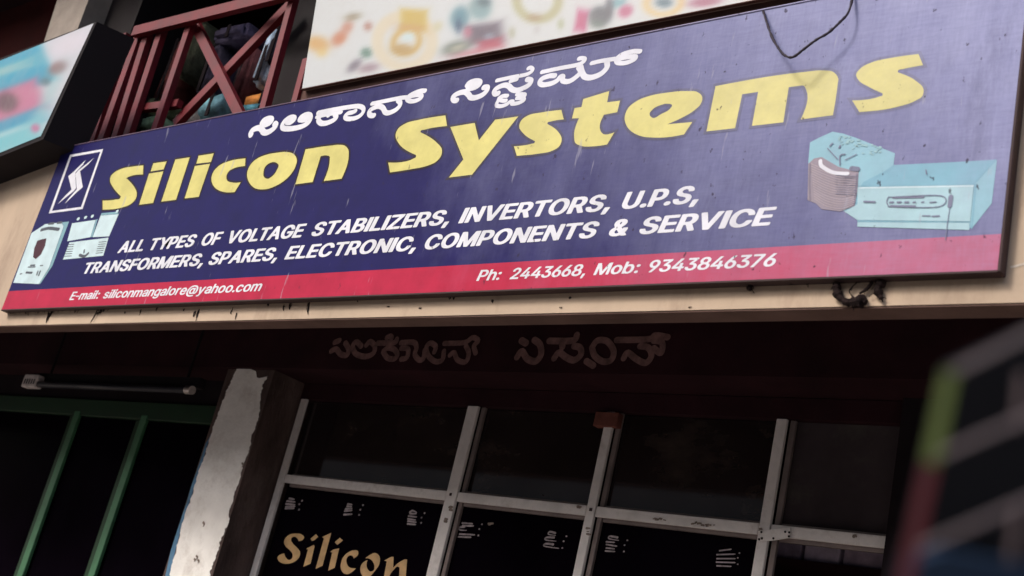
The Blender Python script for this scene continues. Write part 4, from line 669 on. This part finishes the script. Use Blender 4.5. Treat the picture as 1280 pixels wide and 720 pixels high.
for k in range(6):
    ik.append((zoomed([(560 - k * 7, 300 + k * 19), (605 - k * 4, 297 + k * 19)], ZP), 0.5)); ik.append((zoomed([(810 - k * 5, 280 + k * 18), (870 - k * 6, 275 + k * 18)], ZP), 0.5))
adopt(strokes('picture_details', ik, -0.0005, v_ink, SG))
adopt(strokes('picture_highlights', [(zoomed([(x, y), (x + 8, y - 2)], ZP), 2.0) for x, y in ((636, 90), (696, 78), (752, 68), (955, 28))], -0.0011, v_ice, SG))
ZQ = (1000, 150, 4.8)
pic('inverter_body_picture', ZQ, [[(62, 137), (195, 73), (330, 108), (568, 202), (562, 270), (1140, 242), (1178, 240), (1148, 498), (1030, 640), (1012, 657), (345, 637), (347, 604), (270, 550), (200, 500), (55, 300)]], -0.00025, v_cyan2)
pic('inverter_lid_picture', ZQ, [[(60, 135), (110, 108), (195, 70), (260, 82), (330, 105), (570, 200), (560, 272), (365, 398), (340, 390), (52, 300), (50, 250)]], -0.0005, v_cyan)
pic('inverter_top_picture', ZQ, [[(575, 273), (1140, 240), (1180, 236), (1043, 386), (370, 399)]], -0.0005, v_cyan2)
pic('inverter_side_picture', ZQ, [[(1047, 388), (1182, 238), (1150, 500), (1028, 655), (1022, 612)]], -0.0005, v_cyan)
pic('inverter_front_picture', ZQ, [[(345, 402), (1043, 389), (1020, 608), (345, 600), (268, 550), (345, 505)], [(345, 613), (1018, 616), (1015, 660), (343, 640)]], -0.0011, v_cyan3)
pic('inverter_groove_picture', ZQ, [[(345, 602), (1020, 610), (1019, 614), (345, 611)]], -0.0008, v_cyan2)
pic('coil_picture', ZQ, [[(85, 230), (130, 222), (230, 280), (352, 312), (345, 420), (328, 515), (242, 548), (130, 535), (95, 500), (45, 480), (50, 262)]], -0.0011, v_taupe)
adopt(strokes('coil_highlight', [(zoomed([(122, 245), (132, 278), (200, 315), (285, 322)], ZQ), 4.0)], -0.0017, v_white, SG))
ik = [(zoomed(P, ZQ), w) for P, w in (([(310, 290), (345, 295)], 5.5), ([(165, 170), (225, 235)], 1.0), ([(270, 240), (340, 205)], 1.0), ([(240, 270), (240, 215), (270, 205)], 1.2),
     ([(520, 490), (530, 465), (560, 462), (848, 455), (835, 520), (560, 520), (530, 512), (520, 490)], 1.1), ([(560, 466), (740, 462)], 2.4), ([(545, 516), (690, 517)], 2.2), ([(905, 460), (898, 515)], 5), ([(900, 515), (885, 620), (872, 720)], 0.8),
     ([(385, 490), (450, 492)], 2.0), ([(735, 575), (780, 575)], 1.5), ([(795, 578), (835, 576)], 1.8), ([(540, 495), (560, 493)], 2), ([(585, 494), (605, 493)], 2), ([(630, 494), (650, 493)], 2), ([(680, 494), (690, 493)], 2), ([(730, 494), (742, 492)], 1.5), ([(780, 494), (815, 492)], 1.5), ([(755, 300), (760, 325)], 1.2), ([(180, 155), (195, 140)], 1.5), ([(235, 165), (240, 155)], 2))]
for k in range(9): ik.append((zoomed([(212, 330 + k * 14), (345 - k, 338 + k * 14)], ZQ), 0.4))
adopt(strokes('picture_details', ik, -0.0021, v_ink, SG))

v_mist = vinyl('misty_cyan_ink', (0.26, 0.48, 0.47), 0.6); v_sand = vinyl('sand_ink', (0.40, 0.33, 0.31), 0.5); v_dusk = vinyl('dusk_ink', (0.15, 0.12, 0.125), 0.6)
ik = []
for k in range(46):                       # terminals and wiring printed inside the lid
    x = random.uniform(230, 480); y = 110 + (x - 230) * 0.30 + random.uniform(-25, 45)
    ik.append((zoomed([(x, y), (x + random.uniform(4, 12), y + random.uniform(-6, 6))], ZQ), random.uniform(0.8, 2.2)))
adopt(strokes('lid_wiring_picture', ik, -0.0012, v_mist, SG))
ik = []
for k in range(15): ik.append((zoomed([(66 + k * 1.5, 262 + k * 15), (160, 300 + k * 15.5), (250, 330 + k * 14.5), (338 - k, 338 + k * 12)], ZQ), 0.55))
adopt(strokes('winding_picture', ik, -0.0013, v_sand, SG))
adopt(strokes('coil_shade_picture', [(zoomed([(62, 265), (58, 380), (62, 480)], ZQ), 2.2), (zoomed([(342, 325), (336, 420), (322, 512)], ZQ), 2.4), (zoomed([(160, 300), (240, 335), (335, 345)], ZQ), 1.2)], -0.00125, v_dusk, SG))
pic('lid_shade_picture', ZQ, [[(470, 335), (556, 292), (560, 270), (520, 300), (380, 372), (365, 396), (400, 392)], [(1048, 388), (1060, 380), (1035, 650), (1026, 655)]], -0.00075, v_cyan2)
adopt(strokes('front_rule_picture', [(zoomed([(360, 408), (700, 402), (1038, 396)], ZQ), 1.6)], -0.0013, v_ice, SG))
# ------------------------------------------------------------------ things on the facade
g = bmesh.new()
ZWi = (940, 0, 8.0)
wp = [((1016, -330), 0.02), ((1018, -140), 0.0), ((1000, 0), -0.015), ((960, 130), -0.03), ((880, 220), -0.04), ((760, 330), -0.045), ((640, 400), -0.05), ((520, 490), -0.055), ((410, 570), -0.06), ((330, 555), -0.055), ((270, 490), -0.045), ((200, 370), -0.03), ((150, 230), -0.018), ((118, 130), -0.006), ((108, 95), 0.02)]
add_tube(g, catmull([at(*zoomed([p], ZWi)[0], y) for p, y in wp], 6), [0.0031 * random.uniform(0.8, 1.3) for _ in range(85)], 6)
tag(obj('hanging_cable', g, m_wire, smooth=True), 'thin black cable looping down over the top edge of the sign', 'cable')
ZR = (900, 330, 5.565)
def rope(pts, rads, label, y=0.02):
    g = bmesh.new()
    C = catmull([at(*zoomed([p], ZR)[0], y) for p in pts], 5)
    R_ = np.interp(np.linspace(0, 1, len(C)), np.linspace(0, 1, len(rads)), rads)
    add_tube(g, C, [max(0.0012, r * random.uniform(0.7, 1.25)) for r in R_], 7)
    for k in range(len(C)):
        if random.random() < 0.45:
            d = np.array([random.uniform(-1, 1), 0, random.uniform(-1, 0.4)]) * R_[k] * 2.2
            add_tube(g, [C[k], C[k] + d * 0.6, C[k] + d + np.array([0, 0.002, -0.003])], 0.001, 4)
    tag(obj('rope_scrap', g, m_rope, smooth=False), label, 'rope', 'frayed scraps hanging under the sign')
rope([(812, 60), (812, 120), (815, 190), (835, 235), (880, 265), (930, 268), (990, 258), (1015, 268)], [0.009, 0.009, 0.010, 0.010, 0.009, 0.012, 0.014, 0.006], 'thick dark hook shaped rope scrap curling along the bottom edge of the fascia')
rope([(1160, 60), (1135, 110), (1100, 165), (1105, 205), (1125, 245)], [0.012, 0.012, 0.010, 0.010, 0.003], 'tapering dark rag of rope hanging rightmost under the sign')
rope([(1088, 70), (1055, 130), (1020, 175), (970, 205)], [0.005, 0.004, 0.004, 0.002], 'thin forked dark twist between the hooked rope scrap and the tapering rag')
rope([(1010, 70), (950, 130), (902, 180), (912, 215), (938, 238)], [0.0014] * 5, 'hair thin bent wire just above the hooked rope scrap')
rope([(220, 90), (215, 140), (200, 182)], [0.004, 0.006, 0.008], 'small flared tuft under the phone number end of the sign')
rope([(470, 105), (495, 125), (490, 142)], [0.006, 0.007, 0.004], 'small dark clot under the sign, first to the right of the flared tuft')
rope([(570, 108), (605, 115), (615, 130)], [0.005, 0.006, 0.004], 'small dark clot under the sign, second to the right of the flared tuft')
g = bmesh.new()
fc = at(345, 497, YP + 0.10)
for k in range(9):
    c = fc + np.array([random.uniform(-.022, .022), random.uniform(-.01, .01), random.uniform(-.016, .016)])
    add_bar(g, c, c + np.array([random.uniform(-.025, .025), random.uniform(-.01, .01), random.uniform(-.02, .02)]), 0.007)
tag(obj('foil_scrap', g, m_chrome), 'tiny crumpled shiny foil scrap stuck beside the top of the white pillar', 'foil')
# fluorescent fitting of the left shop
T = empty('tube_light', 'unlit dusty fluorescent tube fitting above the green doors', 'lamp')
YT = 0.70
a, b = at(38, 474, YT), at(240, 478, YT)
zt = (a[2] + b[2]) / 2
T.location = (0, 0, 0)
g = bmesh.new(); add_box(g, a[0] - 0.03, b[0] + 0.02, YT + 0.02, YT + 0.06, zt - 0.01, zt + 0.035); obj('batten', g, m_black, T, bevel=0.003)
g = bmesh.new(); add_tube(g, [(a[0], YT, zt - 0.03), (b[0] - 0.02, YT, zt - 0.03)], 0.016, 14); obj('tube', g, m_tube, T, smooth=True)
g = bmesh.new(); add_box(g, a[0] - 0.03, a[0] + 0.10, YT - 0.02, YT + 0.02, zt - 0.05, zt + 0.015); e1 = obj('starter_housing', g, m_tin, T, bevel=0.004)
for k in range(5):
    g = bmesh.new(); add_box(g, a[0] - 0.01 + k * 0.022, a[0] - 0.002 + k * 0.022, YT - 0.0225, YT - 0.0205, zt - 0.035, zt - 0.01); obj('vent_slot', g, m_black, e1)
g = bmesh.new(); add_tube(g, [(b[0] - 0.019, YT, zt - 0.03), (b[0] + 0.02, YT, zt - 0.03)], 0.019, 14); obj('end_cap', g, m_chrome, T)
for x in (a[0] + 0.1, b[0] - 0.1):
    g = bmesh.new(); add_tube(g, [(x, YT + 0.04, zt + 0.034), (x, YT + 0.04, 2.862)], 0.006, 8); obj('hanger_rod', g, m_black, T)
# light box sign, upper left
LB = empty('light_box_sign', 'slanting black light box sign with a cyan, pink and white picture above the fascia', 'sign')
def inkgrid(name, quad, nu, nv, Y, fn, mat, parent):
    """printed sheet: quad = photo px corners BL, BR, TR, TL; fn(px, py) -> sRGB 0..255"""
    bm = bmesh.new(); lay = bm.loops.layers.float_color.new('ink'); V = {}; Cc = {}
    q = [np.array(p, float) for p in quad]
    for j in range(nv + 1):
        for i in range(nu + 1):
            u, v = i / nu, j / nv
            p = (q[0] * (1 - u) + q[1] * u) * (1 - v) + (q[3] * (1 - u) + q[2] * u) * v
            V[i, j] = bm.verts.new(at(p[0], p[1], Y)); Cc[i, j] = (*[c * k_ for c, k_ in zip(lin(fn(p[0], p[1])), (0.66, 0.69, 0.72))], 1)
    for j in range(nv):
        for i in range(nu):
            ks = [(i, j), (i + 1, j), (i + 1, j + 1), (i, j + 1)]
            f = bm.faces.new([V[k] for k in ks])
            for l, k in zip(f.loops, ks): l[lay] = Cc[k]
            f.normal_update()
    for f in bm.faces:
        if f.normal.y > 0: f.normal_flip()
    me = bpy.data.meshes.new(name); bm.to_mesh(me); bm.free(); me.materials.append(mat)
    return link(bpy.data.objects.new(name, me), parent)
def paint(base, blobs):
    def fn(px, py):
        c = np.array(base, float)
        for b in blobs:
            kind, x, y, rx, ry, ang, col, al, soft = b
            a = math.radians(ang); dx, dy = px - x, py - y
            u = (dx * math.cos(a) + dy * math.sin(a)) / rx; v = (-dx * math.sin(a) + dy * math.cos(a)) / ry
            if kind == 'e': d = math.hypot(u, v) - 1
            elif kind == 'r': d = abs(math.hypot(u, v) - 1) - 0.22
            else: d = max(abs(u), abs(v)) - 1
            d *= min(rx, ry)
            k = al / (1 + math.exp(max(-30, min(30, d / soft * 3))))
            c = c * (1 - k) + np.array(col) * k
        return c
    return fn
mp = printmat('printed_flex')
YB = -0.12
quad = [(-120, 240), (51, 170), (117, 29), (-90, 112)]
g = bmesh.new(); add_prism(g, [at(x, y, YB + 0.003) for x, y in ((-125, 246), (54, 174), (121, 27), (-92, 108))], np.array([0.06, 0.16, 0])); obj('case', g, m_black, LB)
fnL = paint((205, 205, 212), [('b', 15, 88, 46, 30, -22, (35, 160, 190), 1, 5), ('b', 0, 90, 40, 5, -18, (170, 195, 190), .8, 4), ('b', 18, 128, 36, 20, -20, (200, 110, 145), 1, 6), ('e', 8, 128, 14, 12, 0, (95, 60, 70), .9, 6), ('e', 72, 85, 11, 7, -30, (125, 75, 75), .9, 5),
    ('b', 10, 158, 44, 9, -20, (40, 150, 185), 1, 5), ('b', 10, 176, 44, 12, -20, (110, 195, 205), 1, 5), ('b', 8, 166, 25, 3, -20, (200, 215, 215), .6, 3), ('e', 44, 160, 5, 5, 0, (205, 80, 135), 1, 3), ('e', 58, 125, 7, 40, 25, (150, 200, 200), .55, 8), ('e', 88, 55, 25, 12, -25, (222, 212, 220), .9, 8), ('e', 57, 102, 6, 5, 0, (60, 90, 100), .7, 4)])
inkgrid('picture_face', quad, 70, 46, YB, fnL, mp, LB)
# jewellery banner on the upper parapet
BN = empty('jewellery_banner', 'long white banner printed with gold necklaces and coloured jewellery above the sign', 'banner')
G1, G2, G3, G4 = (215, 160, 80), (200, 115, 75), (205, 175, 80), (185, 150, 85)
bl = [('e', 397, 55, 14, 9, 10, G1, .9, 6), ('e', 402, 66, 6, 5, 0, (225, 190, 110), .7, 5), ('e', 424, 48, 10, 7, -40, G2, .9, 5), ('e', 434, 34, 8, 6, -50, (195, 125, 100), .8, 5), ('e', 441, 21, 9, 4, -10, (140, 125, 95), .8, 4), ('e', 460, 33, 5, 5, 0, (175, 120, 105), .85, 4),
      ('e', 458, 66, 7, 6, 0, (85, 125, 110), .85, 4), ('e', 443, 82, 10, 5, -40, (110, 100, 115), .85, 4), ('e', 461, 85, 12, 5, -12, (145, 115, 130), .8, 4),
      ('r', 506, 52, 34, 32, 0, (222, 208, 180), .9, 4), ('b', 517, 25, 16, 13, 3, G3, 1, 5), ('b', 513, 35, 12, 3, 5, (200, 145, 95), .8, 4), ('r', 508, 52, 17, 14, -30, (205, 165, 85), .95, 5), ('e', 503, 62, 13, 7, 0, G4, .9, 4), ('e', 510, 46, 7, 5, -20, (205, 225, 225), .9, 3), ('e', 547, 33, 6, 5, -50, (205, 195, 150), .7, 4),
      ('e', 575, 22, 11, 14, 20, (90, 140, 155), .95, 6), ('e', 573, 32, 4, 8, 0, (50, 80, 115), .8, 4), ('e', 600, 10, 14, 14, 0, (125, 160, 165), .9, 6), ('e', 605, 2, 8, 6, 0, (70, 95, 105), .8, 5), ('b', 605, 42, 22, 12, -8, (85, 70, 90), .9, 6), ('e', 612, 47, 7, 5, 0, (150, 165, 180), .8, 4), ('b', 613, 55, 14, 6, -10, (175, 50, 80), .95, 4), ('e', 570, 60, 17, 8, -15, (105, 115, 105), .9, 5), ('e', 572, 60, 9, 3, -15, (190, 185, 165), .8, 3), ('b', 590, 65, 22, 3, -14, (190, 110, 125), .8, 3), ('e', 585, 40, 5, 6, 0, (195, 110, 135), .8, 4),
      ('r', 672, 0, 26, 24, 0, (185, 180, 140), .95, 4), ('e', 668, 22, 8, 4, 0, (170, 140, 110), .7, 4), ('e', 640, 41, 4, 6, 0, (175, 175, 150), .8, 3), ('e', 671, 37, 4, 5, 0, (195, 190, 190), .7, 3), ('e', 701, 30, 4, 6, 0, (175, 180, 145), .8, 3),
      ('b', 727, 26, 7, 13, 10, (195, 75, 125), .95, 4), ('e', 750, 20, 14, 12, -20, (90, 95, 105), .95, 5), ('e', 747, 30, 9, 5, 0, (110, 125, 120), .8, 4), ('e', 773, 3, 10, 6, -20, (120, 170, 180), .9, 4), ('e', 782, 14, 9, 7, -30, (190, 90, 130), .9, 4), ('e', 762, 8, 5, 12, 0, (70, 70, 85), .7, 4),
      ('r', 830, 3, 22, 15, -8, (225, 195, 140), .95, 4), ('e', 830, 3, 10, 6, 0, (85, 115, 130), .95, 4), ('e', 882, 2, 20, 6, -8, (165, 90, 120), .95, 4), ('e', 935, -12, 20, 9, -10, (200, 160, 90), .9, 4),
      ('e', 450, -30, 30, 14, 0, G3, .8, 6), ('e', 560, -50, 30, 20, 0, (180, 80, 110), .8, 6), ('r', 700, -70, 40, 30, 0, G1, .9, 5), ('e', 860, -60, 30, 18, 0, (90, 140, 150), .8, 6)]
fnB = paint((214, 216, 216), bl)
YN = 0.275
lo, hi = (377.5, 111.5), (1080, -26)
inkgrid('printed_sheet', [lo, hi, (1110, -190), (407, -70)], 220, 46, YN, fnB, mp, BN)
g = bmesh.new(); add_prism(g, [at(x, y, YN + 0.004) for x, y in (lo, hi, (1110, -190), (407, -70))], np.array([0, 0.016, 0])); obj('backing_board', g, m_grey, BN)
g = bmesh.new(); add_bar(g, at(377, 112.3, YN), at(1080, -25.2, YN), 0.003, 0.012); obj('bottom_batten', g, m_ledge, BN)
# red steel grille
GR = empty('red_steel_grille', 'red painted steel grille with an X brace above the left end of the sign', 'grille')
ZG = (120, 0, 4.0)
def gbar(name, a, b, w, Y=YU):
    g = bmesh.new(); pa, pb = zoomed([a, b], ZG); A, Bq = at(*pa, Y), at(*pb, Y)
    mx = [(pa[0] + pb[0]) / 2, (pa[1] + pb[1]) / 2]
    ww = w / 4 * np.linalg.norm(at(mx[0] + .7, mx[1] + .7, Y) - at(*mx, Y))
    add_bar(g, A, Bq, ww, 0.03); obj(name, g, m_red, GR)
gbar('top_rail', (195, 162), (1010, -42), 28, YU - 0.035)
for a, b in (((335, 150), (150, 716)), ((480, 118), (285, 700)), ((1000, -40), (840, 560)), ((215, 190), (25, 724)), ((150, 175), (-20, 740)), ((262, 175), (92, 724)), ((1060, 300), (990, 560))): gbar('upright', a, b, 22)
gbar('brace', (490, 105), (735, 600), 26, YU + 0.033)
gbar('brace', (985, 15), (400, 622), 26, YU + 0.066)
gbar('lower_rail', (60, 562), (420, 520), 18, YU + 0.033)
# bundles of goods stored behind the grille
def bundle(px, py, w, h, col, label):
    Y = 0.55; c = at(px, py, Y); w *= 0.9; h *= 0.9; col = tuple(min(1, v * 1.5) for v in col)
    g = bmesh.new(); bmesh.ops.create_cube(g, size=1, matrix=Matrix.Translation((c[0], Y + 0.1, c[2])) @ Matrix.Rotation(random.uniform(-.15, .15), 4, 'Y') @ Matrix.Diagonal((w, 0.25, h, 1)))
    bmesh.ops.bevel(g, geom=g.edges[:], offset=min(w, h) * 0.28, segments=3, affect='EDGES')
    for v in g.verts: v.co += Vector((random.uniform(-.006, .006), random.uniform(-.006, .006), random.uniform(-.006, .006)))
    bag = obj('cloth_bundle', g, M('cloth_' + str(px), col, 0.9, 0.1, var=0.55, scale=16, bump=1.0, dirt=(0.03, 0.02, 0.02), dirt_amt=0.7, dirt_scale=11), smooth=True)
    tag(bag, label, 'bundle', 'goods stored behind the red grille')
    z0, z1 = c[2] - h / 2, c[2] + h / 2
    g = bmesh.new(); add_box(g, c[0] - 0.012, c[0] + 0.012, Y - 0.028, Y - 0.022, z0 + 0.01, z1 - 0.01); obj('tie_band', g, m_dark, bag)
bundle(188, 132, 0.26, 0.11, (0.16, 0.20, 0.12), 'mossy green cloth bundle behind the grille, upper one by the left uprights')
bundle(180, 156, 0.30, 0.11, (0.13, 0.22, 0.16), 'dull green cloth bundle behind the grille just above the sign corner')
bundle(268, 132, 0.30, 0.17, (0.17, 0.34, 0.42), 'teal blue cloth bundle behind the foot of the X brace')
bundle(232, 150, 0.18, 0.12, (0.30, 0.27, 0.26), 'small grey cloth bundle left of the teal one')
bundle(333, 124, 0.34, 0.10, (0.75, 0.22, 0.06), 'bright orange cloth bundle behind the right upright of the grille')
bundle(330, 138, 0.40, 0.08, (0.10, 0.28, 0.36), 'flat blue cloth bundle under the orange one')
bundle(336, 70, 0.12, 0.34, (0.32, 0.40, 0.52), 'tall pale blue cloth roll hanging behind the right end of the grille')
bundle(290, 42, 0.30, 0.10, (0.07, 0.06, 0.11), 'dark violet cloth bundle high up behind the crossing braces')
for px, py, w, h, c_, l_ in ((214, 90, 0.10, 0.42, (0.10, 0.03, 0.03), 'long dark red cloth hanging left of the crossing braces'), (240, 62, 0.09, 0.36, (0.07, 0.075, 0.05), 'long olive cloth hanging behind the top rail'),
        (262, 88, 0.10, 0.30, (0.035, 0.03, 0.05), 'long inky cloth hanging behind the crossing point of the braces'), (304, 92, 0.10, 0.32, (0.10, 0.035, 0.04), 'long wine coloured cloth hanging right of the brace crossing'), (352, 40, 0.08, 0.4, (0.03, 0.03, 0.05), 'long blackish cloth hanging at the right end of the grille'),
        (190, 104, 0.12, 0.20, (0.10, 0.085, 0.06), 'drab brown cloth bundle above the mossy green one'), (160, 118, 0.12, 0.30, (0.06, 0.03, 0.03), 'dark rust cloth hanging at the left end of the grille')):
    bundle(px, py, w, h, c_, l_)
# shelf with boxes behind the open lower right pane
SH = empty('display_shelf', 'dark shelf with two boards seen through the open lower right window', 'shelf')
ys = 1.22
xs0, xs1 = at(962, 700, ys)[0], at(1135, 720, ys)[0] + 0.15
zs = at(1040, 706, ys)[2]
for z_ in (zs, zs - 0.4): boxo('shelf_board', m_lintel, SH, xs0 - 0.1, xs1, ys - 0.02, ys + 0.3, z_ - 0.02, z_)
for x_ in (xs0 - 0.12, xs1): boxo('side_post', m_lintel, SH, x_, x_ + 0.019, ys - 0.02, ys + 0.3, 0.13, zs + 0.35)
xx = xs0; cols = [(0.10, 0.08, 0.11), (0.13, 0.11, 0.14), (0.09, 0.07, 0.09), (0.15, 0.14, 0.17), (0.12, 0.07, 0.08), (0.11, 0.11, 0.15), (0.14, 0.11, 0.12)]
words = ['violet grey', 'ash grey', 'soot brown', 'pale slate', 'dull maroon', 'blue grey', 'dusty brown']
k = 0
while xx < xs1 - 0.09 and k < 7:
    w = 0.10 + 0.035 * ((k * 37) % 3) / 2; h = 0.17 + 0.02 * ((k * 53) % 4)
    cb = boxo('carton', M('carton_' + str(k), tuple(4.5 * c for c in cols[k]), 0.8, 0.2, var=0.4, scale=20), None, xx, xx + w, ys, ys + 0.2, zs + 0.001, zs + h, 0.003)
    tag(cb, words[k] + ' carton standing on the shelf behind the open window', 'carton', 'cartons on the display shelf')
    boxo('flap', m_dark, cb, xx + w * 0.2, xx + w * 0.8, ys - 0.003, ys - 0.001, zs + h * 0.55, zs + h * 0.8)
    xx += w + 0.012; k += 1
# blurred frame standing close to the camera, lower right
RK = empty('painted_rack', 'out of focus dark rack with a green and red post close to the camera', 'rack')
D = 0.36
m_rg = M('lime_paint', (0.068, 0.095, 0.024), 0.5, 0.3); m_rr = M('dark_red_paint', (0.06, 0.008, 0.013), 0.5, 0.3); m_rw = M('pinkish_steel', (0.085, 0.065, 0.072), 0.5, 0.3); m_rb = M('blue_board', (0.005, 0.018, 0.045), 0.6, 0.3); m_rd = M('dark_board', (0.0025, 0.0025, 0.0045), 0.7, 0.2)
U = ray(640, 360)
def dbar(name, a, b, w, mt, dd=0.0):
    g = bmesh.new(); add_bar(g, deep(*a, D + dd), deep(*b, D + dd), w * D / FPX, 0.001); return obj(name, g, mt, RK)
dbar('post', (1188, 466), (1164, 578), 17, m_rg); dbar('post', (1163, 582), (1128, 745), 16, m_rr)
dbar('rail', (1194, 464), (1330, 396), 8, m_rw, 0.012); dbar('rail', (1168, 572), (1330, 500), 8, m_rw, 0.012); dbar('rail', (1142, 688), (1330, 606), 8, m_rw, 0.012)
dbar('stay', (1278, 466), (1272, 535), 11, m_rw, 0.026); dbar('stay', (1272, 630), (1258, 745), 10, m_rw, 0.026)
g = bmesh.new(); add_prism(g, [deep(x, y, D + 0.035) for x, y in ((1190, 462), (1340, 390), (1340, 760), (1124, 760))], U * 0.01); obj('back_board', g, m_rd, RK)
g = bmesh.new(); add_prism(g, [deep(x, y, D + 0.020) for x, y in ((1136, 706), (1180, 690), (1330, 716), (1330, 790), (1120, 790))], U * 0.008); obj('foot_board', g, m_rb, RK)
